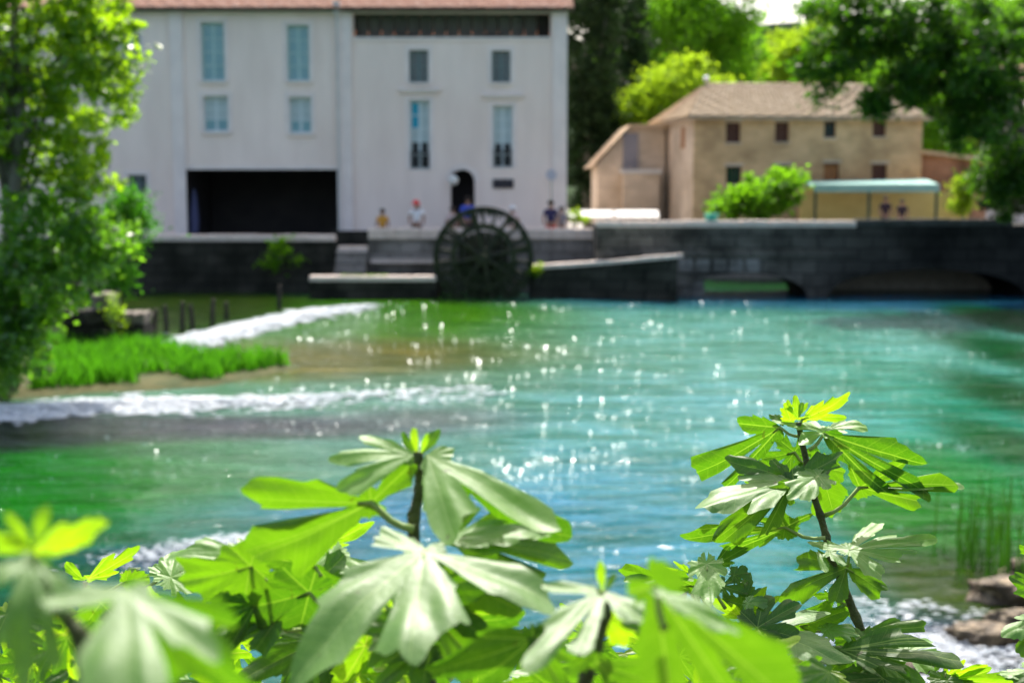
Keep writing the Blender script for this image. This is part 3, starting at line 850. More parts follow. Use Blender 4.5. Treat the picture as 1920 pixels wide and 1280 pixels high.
    wa = window(root, *wins['low_a'], Y, 2, 3, M['frame_white'], M['glass_grey'], surround=M['plaster_trim'], sill=M['plaster_trim'], glass_of=low)
    window(root, *wins['low_b'], Y, 2, 3, M['frame_white'], M['glass_grey'], surround=M['plaster_trim'], sill=M['plaster_trim'], glass_of=low)
    window(root, *wins['top_a'], Y, 2, 2, M['frame_dark'], M['glass_grey'], surround=M['plaster_trim'], sill=M['plaster_trim'])
    window(root, *wins['top_b'], Y, 2, 2, M['frame_dark'], M['glass_grey'], surround=M['plaster_trim'], sill=M['plaster_trim'])
    window(root, *wins['door_a'], Y, 2, 5, M['frame_white'], M['curtain'], surround=M['plaster_trim'], glass_of=lambda i, j: M['glass_dark'] if j < 2 else (M['blind_blue'] if (i == 0 and j > 2) else M['curtain']))
    window(root, *wins['door_b'], Y, 2, 5, M['frame_white'], M['curtain'], surround=M['plaster_trim'], glass_of=lambda i, j: M['glass_dark'] if j < 2 else M['curtain'])
    window(root, *wins['side_a'], Y, 2, 2, bw_, M['glass_grey'], surround=M['plaster_trim'])
    window(root, *wins['side_b'], Y, 2, 2, M['frame_dark'], M['glass_grey'], surround=M['plaster_trim'])
    for nm in ('door_a', 'door_b'):
        x0, z0, x1, z1 = wins[nm]
        hm = MB(); z = z1 + 0.34; hm.box((x0 - 0.4, Y - 0.16, z), (x1 + 0.4, Y - 0.003, z + 0.1)); hm.box((x0 - 0.3, Y - 0.09, z - 0.1), (x1 + 0.3, Y - 0.004, z - 0.002)); hm.build('window_hood', M['plaster_trim'], root)
        gm = MB()   # iron rail across the foot of the tall window
        for k in range(7):
            x = x0 + 0.05 + (x1 - x0 - 0.1) * k / 6; gm.box((x - 0.012, Y + 0.03, z0 + 0.02), (x + 0.012, Y + 0.05, z0 + 0.62))
        gm.box((x0 + 0.01, Y + 0.02, z0 + 0.62), (x1 - 0.01, Y + 0.06, z0 + 0.66)); gm.build('window_rail', M['beam'], root)
    # roof
    rm = MB()
    tile_roof(rm, (xL - 0.4, Y - 0.42, zE + 0.0), (xR + 0.25, Y - 0.42, zE + 0.0), (0, 4.9, 1.75))
    rm.quad((xL - 0.4, Y + 9.4, zE - 0.05), (xR + 0.25, Y + 9.4, zE - 0.05), (xR + 0.25, Y + 4.45, zE + 1.78), (xL - 0.4, Y + 4.45, zE + 1.78))
    ro = rm.build('roof', M['tile'], root, smooth=True)
    em = MB(); em.box((xL - 0.4, Y - 0.4, zE - 0.06), (xR + 0.25, Y + 0.2, zE - 0.012)); em.build('eave_board', M['beam'], root)
    pm = MB(); q = P(632, 14); pm.box((q.x - 0.13, Y - 0.32, zE - 0.16), (q.x + 0.13, Y - 0.145, zE + 0.28)); pm.tube([(q.x, Y - 0.2, zE - 0.16), (q.x, Y - 0.17, TZ)], 0.05); pm.build('downpipe', M['white_board'], root)
    # plaque with a few lines of pale lettering strokes, round sign, lamp
    sx0, sz0, sx1, sz1 = rect(924, 336, 963, 353)
    s = MB(); s.box((sx0, Y - 0.05, sz0), (sx1, Y - 0.004, sz1)); s.build('wall_plaque', M['plaque'], None, label='small dark plaque on the mill wall right of the arched door', cat='plaque')
    sg = empty('round_sign', (P(1033, 330).x, Y - 0.6, TZ), 'round pale grey sign on a thin pole by the mill corner', 'sign')
    b = MB(); q = P(1033, 328); b.tube([(q.x, Y - 0.64, q.z), (q.x, Y - 0.60, q.z)], 0.2, n=20); b.build('disc', M['sign_blue'], sg)
    b = MB(); b.tube([(q.x, Y - 0.6, TZ), (q.x, Y - 0.6, q.z)], 0.03, n=6); b.build('pole', M['metal'], sg)
    lp = empty('wall_lamp', (P(851, 340).x, Y, P(851, 340).z), 'white globe lamp on a bracket left of the arched doorway', 'lamp')
    q = P(851, 338)
    b = MB()
    for k in range(6):
        a0, a1 = math.pi * k / 6, math.pi * (k + 1) / 6
        b.tube([(q.x, Y - 0.4, q.z - 0.19 * math.cos(a0)), (q.x, Y - 0.4, q.z - 0.19 * math.cos(a1))], [max(0.19 * math.sin(a0), 0.004), max(0.19 * math.sin(a1), 0.004)], n=12, cap=False)
    b.build('globe', M['lamp_glass'], lp, smooth=True)
    b = MB(); b.tube([(q.x, Y - 0.002, q.z + 0.3), (q.x, Y - 0.3, q.z + 0.33), (q.x, Y - 0.4, q.z + 0.18)], 0.02, n=6); b.build('bracket', M['beam'], lp)


mill()


# ------------------------------------------------------------------ ochre stone house and its neighbours
def stone_house():
    FL = at(1300, 300, 60.0)
    GZ = 1.55
    rot = R(6.0)
    root = empty('stone_house', (FL.x, 60.0, GZ), 'ochre stone farmhouse with weathered tile roof behind the bridge', 'house', rz=rot)
    ca, sa = math.cos(rot), math.sin(rot)
    L, D = 9.9, 7.4

    def lp(px, py):
        """photo pixel to local (x, z) on the front wall"""
        d = ray(px, py)
        # plane through FL with normal (-sa, ca)
        tt = (60.0 * ca - FL.x * sa) / (d.y * ca - d.x * sa)
        q = Vector((0, 0, CAM_H)) + d * tt
        return ((q.x - FL.x) * ca + (q.y - 60.0) * sa, q.z - GZ)
    zE = lp(1310, 220)[1]
    holes = []
    ups = [(1361, 230, 1389, 267), (1453, 229, 1480, 266), (1545, 227, 1568, 258), (1636, 225, 1662, 256)]
    los = [(1361, 312, 1391, 345), (1453, 310, 1482, 340), (1544, 306, 1574, 345), (1634, 308, 1664, 340)]
    for r in ups + los:
        x0, z0 = lp(r[0], r[3]); x1, z1 = lp(r[2], r[1])
        holes.append((x0, z0, x1, z1))
    m = MB()
    holed_wall(m, 0, L, -0.1, zE, 0, holes, depth=0.25)
    m.quad((L, 0, -0.1), (L, D, -0.1), (L, D, zE), (L, 0, zE))
    m.quad((L, D, -0.1), (0, D, -0.1), (0, D, zE), (L, D, zE))
    m.build('wall', M['house_stone'], root, local=True)
    s = MB(); s.quad((0, D, -0.1), (0, 0, -0.1), (0, 0, zE), (0, D, zE)); s.build('side_wall', M['house_side'], root, local=True, label='paler pinkish side wall')
    mats = [M['shutter_brown'], M['shutter_brown'], M['glass_dark'], M['shutter_brown'], M['glass_dark'], M['shutter_brown'], M['door_orange'], M['shutter_brown']]
    for h_, mt in zip(holes, mats):
        x0, z0, x1, z1 = h_
        f = MB(); w = 0.05
        f.box((x0, 0.13, z0), (x0 + w, 0.2, z1)); f.box((x1 - w, 0.13, z0), (x1, 0.2, z1)); f.box((x0 + w, 0.13, z1 - w), (x1 - w, 0.2, z1)); f.box((x0 + w, 0.13, z0), (x1 - w, 0.2, z0 + w))
        fo = f.build('window', M['shutter_brown'], root, local=True)
        xm = (x0 + x1) / 2
        for a, b in ((x0 + w, xm - 0.01), (xm + 0.01, x1 - w)):
            p = MB(); p.box((a, 0.15, z0 + w), (b, 0.18, z1 - w)); p.build('shutter' if mt is not M['glass_dark'] else 'pane', mt, fo, local=True)
        p = MB(); p.box((x0 - 0.08, -0.03, z1 + 0.004), (x1 + 0.08, -0.003, z1 + 0.13)); p.build('lintel', M['house_side'], fo, local=True)
        p = MB(); p.box((x0 - 0.05, -0.05, z0 - 0.08), (x1 + 0.05, -0.003, z0 - 0.004)); p.build('sill', M['house_side'], fo, local=True)
    # side window
    s = MB(); s.box((-0.03, 1.6, zE - 1.25), (-0.004, 2.25, zE - 0.35)); s.build('shutter', M['door_orange'], root, local=True)
    # hip roof
    zR = zE + 1.55
    e = 0.35
    r0, r1 = 1.4, L - 1.2
    rm = MB()
    A, B = Vector((-e, -e, zE)), Vector((L + e, -e, zE))
    rows = 11; k = 5
    hh = D / 2 + e

    def slope(mb, A, B, C, Dd, ncol):
        """tiled quad A-B (eave) to D-C (ridge)"""
        A, B, C, Dd = map(Vector, (A, B, C, Dd))
        nrm = (B - A).cross(Dd - A).normalized()
        if nrm.z < 0: nrm = -nrm
        for r in range(rows):
            f0, f1 = r / rows, min(1.0, (r + 1.12) / rows)
            V, F = [], []
            a0, b0 = A.lerp(Dd, f0), B.lerp(C, f0); a1, b1 = A.lerp(Dd, f1), B.lerp(C, f1)
            for i in range(ncol * k + 1):
                u = i / (ncol * k)
                hgt = 0.05 * abs(math.sin(math.pi * i / k)) + 0.02 * math.sin(i // k * 1.9 + r * 2.7)
                V += [a0.lerp(b0, u) + nrm * (hgt - 0.02), a0.lerp(b0, u) + nrm * (hgt + 0.05), a1.lerp(b1, u) + nrm * (hgt + 0.005)]
            for i in range(ncol * k):
                a = 3 * i; F += [(a, a + 3, a + 4, a + 1), (a + 1, a + 4, a + 5, a + 2)]
            mb.add(V, F)
    slope(rm, (-e, -e, zE), (L + e, -e, zE), (r1, D / 2, zR), (r0, D / 2, zR), 44)
    slope(rm, (-e, D + e, zE), (-e, -e, zE), (r0, D / 2, zR), (r0 - 0.01, D / 2, zR), 34)
    rm.quad((L + e, D + e, zE), (-e, D + e, zE), (r0, D / 2, zR), (r1, D / 2, zR))
    rm.add([(L + e, -e, zE), (L + e, D + e, zE), (r1, D / 2, zR)], [(0, 1, 2)])
    ro = rm.build('roof', M['tile_old'], root, local=True, smooth=True)
    rd = MB(); rd.tube([(r0, D / 2, zR + 0.03), (r1, D / 2, zR + 0.03)], 0.1, n=8); rd.build('ridge_tiles', M['tile_old'], ro, local=True)
    ev = MB(); ev.box((-e + 0.03, -e + 0.03, zE - 0.09), (L + e - 0.03, 0.0, zE - 0.03)); ev.box((-e + 0.03, 0.003, zE - 0.09), (-0.004, D + e, zE - 0.03)); ev.build('eave_board', M['house_side'], root, local=True)
    fn = MB()
    for kk in range(6):
        a0, a1 = math.pi * kk / 6, math.pi * (kk + 1) / 6
        fn.tube([(r0, D / 2, zR + 0.3 - 0.14 * math.cos(a0)), (r0, D / 2, zR + 0.3 - 0.14 * math.cos(a1))], [max(0.14 * math.sin(a0), 0.004), max(0.14 * math.sin(a1), 0.004)], n=12, cap=False)
    fn.tube([(r0, D / 2, zR + 0.03), (r0, D / 2, zR + 0.2)], 0.04, n=8)
    fn.build('roof_cowl', M['metal'], ro, local=True, smooth=True)


stone_house()


def annex():
    Y = 65.0
    P = lambda px, py: at(px, py, Y)
    GZ = 1.55
    x0, x1 = P(1120, 350).x, P(1246, 350).x
    root = empty('stone_annex', (x0, Y, GZ), 'small stone annex with steep lean-to roof left of the farmhouse', 'house')
    zl, zr = P(1120, 308).z, P(1200, 240).z
    xp = P(1178, 240).x
    D = 5.0
    m = MB()
    m.add([(x0, Y, GZ), (x1, Y, GZ), (x1, Y, zr), (xp, Y, zr), (x0, Y, zl), (x0, Y + D, GZ), (x1, Y + D, GZ), (x1, Y + D, zr), (xp, Y + D, zr), (x0, Y + D, zl)],
          [(0, 1, 2, 3, 4), (5, 0, 4, 9), (6, 5, 9, 8, 7), (1, 6, 7, 2)])
    m.build('wall', M['house_side'], root)
    r = MB()
    tile_roof(r, (x0 - 0.3, Y + D + .2, zl - 0.18), (x0 - 0.3, Y - 0.3, zl - 0.18), (xp - x0 + 0.3, 0, zr - zl + 0.2), tw=0.3, rl=0.4)
    r.box((xp, Y - 0.3, zr + 0.02), (x1 + 0.1, Y + D, zr + 0.14))
    r.build('roof', M['tile_old'], root)
    b = MB(); xa, xb = P(1166, 300).x, P(1232, 300).x
    b.box((xa, Y - 0.9, GZ), (xb, Y - 0.003, P(1200, 326).z)); b.build('porch', M['house_side'], root, label='pale rendered porch')
    b = MB(); b.box((xa - 0.1, Y - 1.0, P(1200, 326).z + 0.002), (xb + 0.1, Y - 0.003, P(1200, 318).z)); b.build('porch_slab', M['white_board'], root)
    b = MB(); b.box((P(1168, 280).x, Y - 0.08, P(1190, 318).z + 0.01), (P(1196, 280).x, Y - 0.004, P(1190, 250).z)); b.build('door', M['cloth_grey'], root)
    b = MB(); b.box((P(1175, 370).x, Y - 0.95, GZ), (P(1222, 370).x, Y - 0.903, P(1200, 342).z)); b.build('garage_door', M['house_side'], root)


annex()


def brick_house():
    Y = 63.0
    P = lambda px, py: at(px, py, Y)
    x0, x1 = P(1726, 300).x, P(1852, 300).x
    root = empty('brick_outbuilding', (x0, Y, 1.55), 'orange brick outbuilding with sloping roof beside the farmhouse', 'building')
    z0, z1 = P(1726, 288).z, P(1852, 305).z
    m = MB()
    m.add([(x0, Y, 1.5), (x1, Y, 1.5), (x1, Y, z1), (x0, Y, z0), (x0, Y + 5, 1.5), (x1, Y + 5, 1.5), (x1, Y + 5, z1 + .2), (x0, Y + 5, z0 + .2)], [(0, 1, 2, 3), (1, 5, 6, 2), (5, 4, 7, 6), (4, 0, 3, 7)])
    m.build('wall', M['brick'], root)
    r = MB(); r.add([(x0 - .1, Y - .35, z0), (x1 + .3, Y - .35, z1), (x1 + .3, Y + 5.3, z1 + .3), (x0 - .1, Y + 5.3, z0 + .3), (x0 - .1, Y - .35, z0 + .16), (x1 + .3, Y - .35, z1 + .16), (x1 + .3, Y + 5.3, z1 + .46), (x0 - .1, Y + 5.3, z0 + .46)],
                    [(0, 1, 5, 4), (1, 2, 6, 5), (4, 5, 6, 7), (3, 2, 1, 0), (2, 3, 7, 6), (3, 0, 4, 7)])
    r.build('roof', M['tile_old'], root)
    Y = 82.0
    x0, x1 = P(0, 0).x, 0
    a, b = at(1800, 250, Y), at(1905, 250, Y)
    zt = at(1850, 165, Y).z
    root = empty('pale_house', (a.x, Y, 1.55), 'pale lilac house half hidden behind the overhanging tree', 'house')
    m = MB(); m.box((a.x, Y, 1.5), (b.x + 4, Y + 7, zt)); m.build('wall', M['plaster'], root)
    r = MB(); tile_roof(r, (a.x - .4, Y - .4, zt), (b.x + 4.4, Y - .4, zt), (0, 4, 1.5), tw=.3); r.build('roof', M['tile'], root, smooth=True)
    for px, py in ((1822, 215), (1870, 215), (1822, 275), (1870, 275)):
        q = at(px, py, Y); w = MB(); w.box((q.x - .45, Y - .05, q.z - .7), (q.x + .45, Y - .004, q.z + .7)); w.build('shutter', M['door_orange'] if px < 1850 else M['cloth_grey'], root)


brick_house()


def canopy_and_co():
    Y = 57.5
    P = lambda px, py: at(px, py, Y)
    x0, x1 = P(1522, 350).x, P(1756, 350).x
    zt = P(1640, 343).z
    root = empty('green_canopy', ((x0 + x1) / 2, Y, 1.55), 'long pale green canopy on thin posts above the bridge', 'canopy')
    m = MB(); m.add([(x0, Y - .4, zt - .22), (x1, Y - .4, zt - .12), (x1, Y + 1.6, zt + .1), (x0, Y + 1.6, zt), (x0, Y - .4, zt - .16), (x1, Y - .4, zt - .06), (x1, Y + 1.6, zt + .16), (x0, Y + 1.6, zt + .06)],
                    [(3, 2, 1, 0), (4, 5, 6, 7), (0, 1, 5, 4), (1, 2, 6, 5), (2, 3, 7, 6), (3, 0, 4, 7)])
    m.build('roof', M['awning'], root)
    m = MB(); m.box((x0, Y - .43, zt - .36), (x1, Y - .403, zt - .05)); m.build('valance', M['awning'], root)
    for px in (1526, 1626, 1752):
        p = MB(); q = P(px, 370); p.tube([(q.x, Y - .3, 1.55), (q.x, Y - .3, zt - .2)], 0.06, n=8); p.build('post', M['green_post'], root)
    # yellow wall behind
    Y2 = 59.2
    a, b = at(1500, 380, Y2), at(1815, 380, Y2)
    m = MB(); z = at(1600, 352, Y2).z
    m.add([(a.x, Y2, 1.5), (b.x, Y2, 1.5), (b.x, Y2, z - .3), (a.x + 4.5, Y2, z), (a.x, Y2, z), (a.x, Y2 + .3, 1.5), (b.x, Y2 + .3, 1.5), (b.x, Y2 + .3, z - .3), (a.x + 4.5, Y2 + .3, z), (a.x, Y2 + .3, z)],
          [(0, 1, 2, 3, 4), (4, 3, 8, 9), (3, 2, 7, 8), (1, 6, 7, 2), (5, 0, 4, 9), (6, 5, 9, 8, 7)])
    m.build('garden_wall', M['yellow_wall'], label='low yellow ochre wall under the green canopy', cat='wall')
    # white boards beside the mill
    for px0, px1, lab in ((1066, 1150, 'long white sloping board behind the quay touching the mill corner'), (1154, 1236, 'long white sloping board behind the quay in front of the annex')):
        Yb = 52.5
        a, b = at(px0, 400, Yb), at(px1, 400, Yb)
        root = empty('white_board', ((a.x + b.x) / 2, Yb, TZ), lab, 'board', 'white sloping boards behind the quay')
        z1, z0 = at(1100, 394, Yb + .5).z, at(1100, 407, Yb).z
        m = MB()
        m.add([(a.x, Yb, z0), (b.x, Yb, z0), (b.x, Yb + .5, z1), (a.x, Yb + .5, z1), (a.x, Yb + .02, z0 - .04), (b.x, Yb + .02, z0 - .04), (b.x, Yb + .52, z1 - .04), (a.x, Yb + .52, z1 - .04)],
              [(0, 1, 2, 3), (7, 6, 5, 4), (0, 4, 5, 1), (1, 5, 6, 2), (2, 6, 7, 3), (3, 7, 4, 0)])
        m.build('panel', M['white_board'], root)
        for x in (a.x + .15, b.x - .2):
            for y, zz in ((Yb + .05, z0 - .01), (Yb + .42, z1 - .12)):
                p = MB(); p.box((x, y, TZ), (x + .06, y + .06, zz)); p.build('leg', M['beam'], root)
    # turquoise tub on the bridge parapet
    q = at(1334, 409, 47.2)
    zt = at(1350, 414, 47).z
    m = MB(); m.tube([(q.x, 47.22, zt), (q.x, 47.22, zt + .1), (q.x, 47.22, zt + .2), (q.x, 47.22, zt + .23)], [.17, .21, .24, .25], n=14); m.build('tub', M['teal_paint'], label='small turquoise tub standing on the bridge parapet', cat='tub', org=(q.x, 47.22, zt), smooth=False)
    # folded blue parasol inside the garage mouth
    root = empty('folded_parasol', (at(362, 400, 54.8).x, 54.8, TZ), 'folded dark blue parasol leaning inside the garage mouth', 'parasol')
    q = at(362, 400, 54.8)
    m = MB(); m.tube([(q.x, 54.8, TZ + .5), (q.x + .02, 54.8, TZ + 1.0), (q.x + .05, 54.8, TZ + 1.9), (q.x + .06, 54.8, TZ + 2.2)], [.18, .2, .1, .02], n=9); m.build('canvas', M['canvas_blue'], root)
    m = MB(); m.tube([(q.x, 54.8, TZ), (q.x, 54.8, TZ + .5)], .03, n=6); m.build('pole', M['metal'], root)


canopy_and_co()


# ------------------------------------------------------------------ water wheel
def wheel():
    Y0, Y1 = 46.35, 47.25
    c = at(906, 482, 46.4)
    Rw = (at(1000, 482, 46.4).x - at(812, 482, 46.4).x) / 2
    root = empty('water_wheel', (c.x, 46.8, c.z), 'big dark mossy wooden water wheel standing in the river', 'water wheel')
    n = 48

    def ring(y0, y1, r0, r1, name, mat, nn=n):
        m = MB()
        V, F = [], []
        for i in range(nn):
            a = 2 * math.pi * i / nn
            for r, y in ((r0, y0), (r1, y0), (r1, y1), (r0, y1)):
                V.append((c.x + r * math.cos(a), y, c.z + r * math.sin(a)))
        for i in range(nn):
            j = (i + 1) % nn
            for k in range(4):
                F.append((4 * i + k, 4 * i + (k + 1) % 4, 4 * j + (k + 1) % 4, 4 * j + k))
        m.add(V, F)
        return m.build(name, mat, root)
    ring(Y0, Y0 + .1, Rw * .91, Rw, 'rim', M['wheel']); ring(Y1 - .1, Y1, Rw * .91, Rw, 'rim', M['wheel'])
    ring(Y0 + .02, Y0 + .1, Rw * .55, Rw * .66, 'inner_ring', M['wheel']); ring(Y1 - .1, Y1 - .02, Rw * .55, Rw * .66, 'inner_ring', M['wheel'])
    for i in range(22):
        a = 2 * math.pi * (i + .5) / 22
        ux, uz = math.cos(a), math.sin(a); px, pz = -uz, ux
        m = MB(); w = .045
        q = [(r, s) for r in (Rw * .60, Rw * .985) for s in (-w, w)]
        V = [(c.x + r * ux + s * px, y, c.z + r * uz + s * pz) for y in (Y0 + .1, Y1 - .1) for r, s in q]
        m.add(V, [(0, 1, 3, 2), (4, 6, 7, 5), (0, 2, 6, 4), (1, 5, 7, 3), (2, 3, 7, 6), (0, 4, 5, 1)])
        m.build('paddle', M['wheel'], root)
    for y in (Y0 + .05, Y1 - .05):
        for i in range(8):
            a = 2 * math.pi * i / 8 + .2
            m = MB(); m.tube([(c.x, y, c.z), (c.x + Rw * .93 * math.cos(a), y, c.z + Rw * .93 * math.sin(a))], [.09, .065], n=6); m.build('spoke', M['wheel'], root)
    m = MB(); m.tube([(c.x, Y0 - .5, c.z), (c.x, Y1 + .5, c.z)], .13, n=10); m.build('axle', M['wheel'], root)
    m = MB(); m.tube([(c.x, Y0 - .02, c.z), (c.x, Y1 + .02, c.z)], .3, n=12); m.build('hub', M['wheel'], root)
    # boarded drum closing the middle of the wheel
    for k in range(9):
        x0 = -Rw * .5 + k * Rw * 1.0 / 9; x1 = x0 + Rw / 9 - .015
        hh = math.sqrt(max(0.02, (Rw * .62) ** 2 - ((x0 + x1) / 2) ** 2))
        m = MB(); m.box((c.x + x0, Y0 + .42, c.z - hh), (c.x + x1, Y0 + .5, c.z + hh * .8)); m.build('drum_board', M['wheel'], root)
    # hanging wet moss
    V, F = [], []
    for i in range(2600):
        a = rng.uniform(0, 2 * math.pi); r = Rw * rng.choice([rng.uniform(.3, .66), rng.uniform(.9, 1.0), rng.uniform(.55, .95)])
        if math.sin(a) > -.15 and (r < Rw * .9 or rng.random() < .6): continue
        x, z = c.x + r * math.cos(a), c.z + r * math.sin(a)
        y = rng.uniform(Y0 - .06, Y0 + .2); l = rng.uniform(.08, .3); w = rng.uniform(.015, .04)
        n0 = len(V); V += [(x - w, y, z), (x + w, y, z), (x + w * rng.uniform(-1, 1), y - .03, z - l)]; F.append((n0, n0 + 1, n0 + 2))
    np_mesh('moss', np.array(V), np.array(F), M['moss_dark'], root, kind='stuff')
    # bearing blocks of masonry on both sides keep the axle
    bb = empty('wheel_pier', (c.x, 47.6, 0), 'dark masonry pier carrying the axle behind the water wheel', 'pier')
    m = MB(); m.box((c.x - .5, 47.45, -.6), (c.x + .5, 48.4, c.z + .3)); m.build('wall', M['stone_wet'], bb)
    m = MB(); m.box((c.x - .55, 47.40, c.z + .302), (c.x + .55, 48.45, c.z + .38)); m.build('cap_stone', M['stone_cop_dark'], bb)


wheel()


# ------------------------------------------------------------------ people on the terrace
def person(px, head_py, Y, shirt, legs, hat, label, hat_mat='hair', gz=TZ, lean=0.0, turn=0.0, arm=0.2, cap=False):
    hp = at(px, head_py, Y)
    H = max(1.2, min(1.9, hp.z - gz))
    s = H / 1.75
    root = empty('person', (hp.x, Y, gz), label, 'person', 'people on the far bank', rz=turn)

    def skin_obj(name, verts, edges, rad, mat, sub=2):
        me = bpy.data.meshes.new(name)
        me.from_pydata([(x * s + lean * z * .1, y * s, z * s) for x, y, z in verts], edges, [])
        me.materials.append(mat)
        o = bpy.data.objects.new(name, me); COL.objects.link(o); o.parent = root
        md = o.modifiers.new('skin', 'SKIN'); md.use_smooth_shade = True
        for v, r in zip(me.skin_vertices[0].data, rad):
            v.radius = (r[0] * s, r[1] * s) if isinstance(r, tuple) else (r * s, r * s)
        me.skin_vertices[0].data[0].use_root = True
        sb = o.modifiers.new('sub', 'SUBSURF'); sb.levels = sub; sb.render_levels = sub
        return o
    A = arm
    V = [(0, 0, .95), (0, 0, 1.15), (0, 0, 1.38), (0, 0, 1.5), (0, -.01, 1.60), (0, -.01, 1.70),
         (.17, 0, 1.40), (.22 + A * .2, -.03, 1.13), (.20 + A * .1, -.12, .92), (-.17, 0, 1.40), (-.22 - A * .2, -.03, 1.13), (-.20, -.12, .92),
         (.09, 0, .86), (.10, -.02, .48), (.10, .02, .08), (.10, -.12, .04), (-.09, 0, .86), (-.11, .03, .48), (-.11, .05, .08), (-.11, -.09, .04)]
    E = [(0, 1), (1, 2), (2, 3), (3, 4), (4, 5), (2, 6), (6, 7), (7, 8), (2, 9), (9, 10), (10, 11), (0, 12), (12, 13), (13, 14), (14, 15), (0, 16), (16, 17), (17, 18), (18, 19)]
    r = [(.14, .10), (.13, .09), (.15, .10), .055, (.085, .10), (.075, .09), .065, .045, .035, .065, .045, .035, .085, .06, .045, .035, .085, .06, .045, .035]
    skin_obj('body', V, E, r, M['skin'])
    skin_obj('shirt', [V[0], V[1], V[2], (0, 0, 1.46), V[6], (.21 + A * .1, -.01, 1.22), V[9], (-.21 - A * .1, -.01, 1.22)], [(0, 1), (1, 2), (2, 3), (2, 4), (4, 5), (2, 6), (6, 7)],
             [(.165, .12), (.15, .11), (.17, .12), (.08, .08), .08, .065, .08, .065], M[shirt])
    skin_obj('trousers', [(0, 0, .98), V[12], V[13], (.10, .02, .15), V[16], V[17], (-.11, .05, .15)], [(0, 1), (1, 2), (2, 3), (0, 4), (4, 5), (5, 6)], [(.15, .11), .105, .08, .065, .105, .08, .065], M[legs])
    # hair or hat: a cap shell over the skull
    m = MB(); n = 12
    rows = [(0.0, .118), (.05, .122), (.10, .10), (.135, .06), (.15, .005)]
    for (z0, r0), (z1, r1) in zip(rows[:-1], rows[1:]):
        m.tube([(0, 0, (1.63 + z0) * s), (0, 0, (1.63 + z1) * s)], [r0 * s, r1 * s], n=n, cap=False)
    if cap: m.tube([(0, 0, 1.625 * s), (0, 0, 1.64 * s)], [.21 * s, .19 * s], n=14)
    m.build('hat' if cap else 'hair', M[hat_mat], root, local=True, smooth=True)
    # face: nose, brow, mouth as small relief on the camera side
    f = MB(); f.add([(-.015 * s, -.10 * s, 1.64 * s), (.015 * s, -.10 * s, 1.64 * s), (0, -.135 * s, 1.60 * s), (0, -.10 * s, 1.59 * s)], [(0, 1, 2), (0, 2, 3), (1, 3, 2)]); f.build('nose', M['skin'], root, local=True)


person(717, 392, 49.9, 'cloth_orange', 'cloth_dark', None, 'person in an orange top with dark trousers behind the parapet near the steps', gz=TZ)
person(780, 376, 50.0, 'cloth_white', 'cloth_dark', None, 'person in a white shirt and red hat left of the water wheel', hat_mat='cloth_red', cap=True, lean=.2)
person(848, 388, 50.4, 'cloth_pink', 'cloth_grey', None, 'person in a pale pink top just left of the top of the wheel', gz=TZ)
person(877, 362, 52.4, 'cloth_blue', 'cloth_dark', None, 'person in a bright blue shirt in front of the arched doorway', gz=TZ)
person(961, 386, 50.2, 'cloth_pink', 'cloth_white', None, 'person in pale pink right of the top of the wheel', hat_mat='cloth_white', gz=TZ)
person(1033, 376, 50.0, 'cloth_navy', 'cloth_red', None, 'person in a navy top and red trousers below the round sign', gz=TZ)
person(1053, 388, 50.8, 'cloth_grey', 'cloth_grey', None, 'person in grey beside the one in navy and red', gz=TZ)
person(1661, 368, 56.6, 'cloth_dark', 'cloth_dark', None, 'dark dressed person under the green canopy, the one nearer the farmhouse', gz=1.55)
person(1692, 374, 56.5, 'cloth_dark', 'cloth_dark', None, 'dark dressed person under the green canopy, the one nearer the end post', gz=1.55)


# ------------------------------------------------------------------ foliage
def leaf_cloud(C, size, jit, seed, up=0.35, aspect=0.62):
    """C (n,3) leaf centres -> folded four-corner leaves as two triangles each"""
    r = np.random.default_rng(seed)
    n = len(C)
    nrm = r.normal(size=(n, 3)); nrm[:, 2] += up * 2
    nrm /= np.linalg.norm(nrm, axis=1, keepdims=True)
    a = r.normal(size=(n, 3)); a -= nrm * (a * nrm).sum(1, keepdims=True)
    a /= np.linalg.norm(a, axis=1, keepdims=True)
    b = np.cross(nrm, a)
    s = (size * (1 + jit * r.uniform(-1, 1, size=n)))[:, None]
    tip = C + a * s * .5; base = C - a * s * .5
    l = C + b * s * aspect * .5 - nrm * s * .08; rt = C - b * s * aspect * .5 - nrm * s * .08
    V = np.stack([base, rt, tip, l], axis=1).reshape(-1, 3)
    i = np.arange(n) * 4
    F = np.concatenate([np.stack([i, i + 1, i + 2], 1), np.stack([i, i + 2, i + 3], 1)])
    return V, F


def clumped(blobs, n, clumps, spread, seed, shell=0.6):
    """points gathered in clumps over ellipsoids [(centre, radii, weight)]"""
    r = np.random.default_rng(seed)
    w = np.array([b[2] if len(b) > 2 else b[1][0] * b[1][2] for b in blobs], float); w /= w.sum()
    k = r.choice(len(blobs), clumps, p=w)
    ce = np.array([b[0] for b in blobs])[k]; ra = np.array([b[1] for b in blobs])[k]
    d = r.normal(size=(clumps, 3)); d /= np.linalg.norm(d, axis=1, keepdims=True)
    rad = shell + (1 - shell) * r.uniform(0, 1, size=(clumps, 1)) ** 0.7
    cc = ce + d * ra * rad
    cs = spread * r.uniform(.5, 1.3, size=clumps)
    m = r.choice(clumps, n)
    off = r.normal(size=(n, 3)) * cs[m][:, None] * np.array([1, 1, .7])
    return cc[m] + off, cc


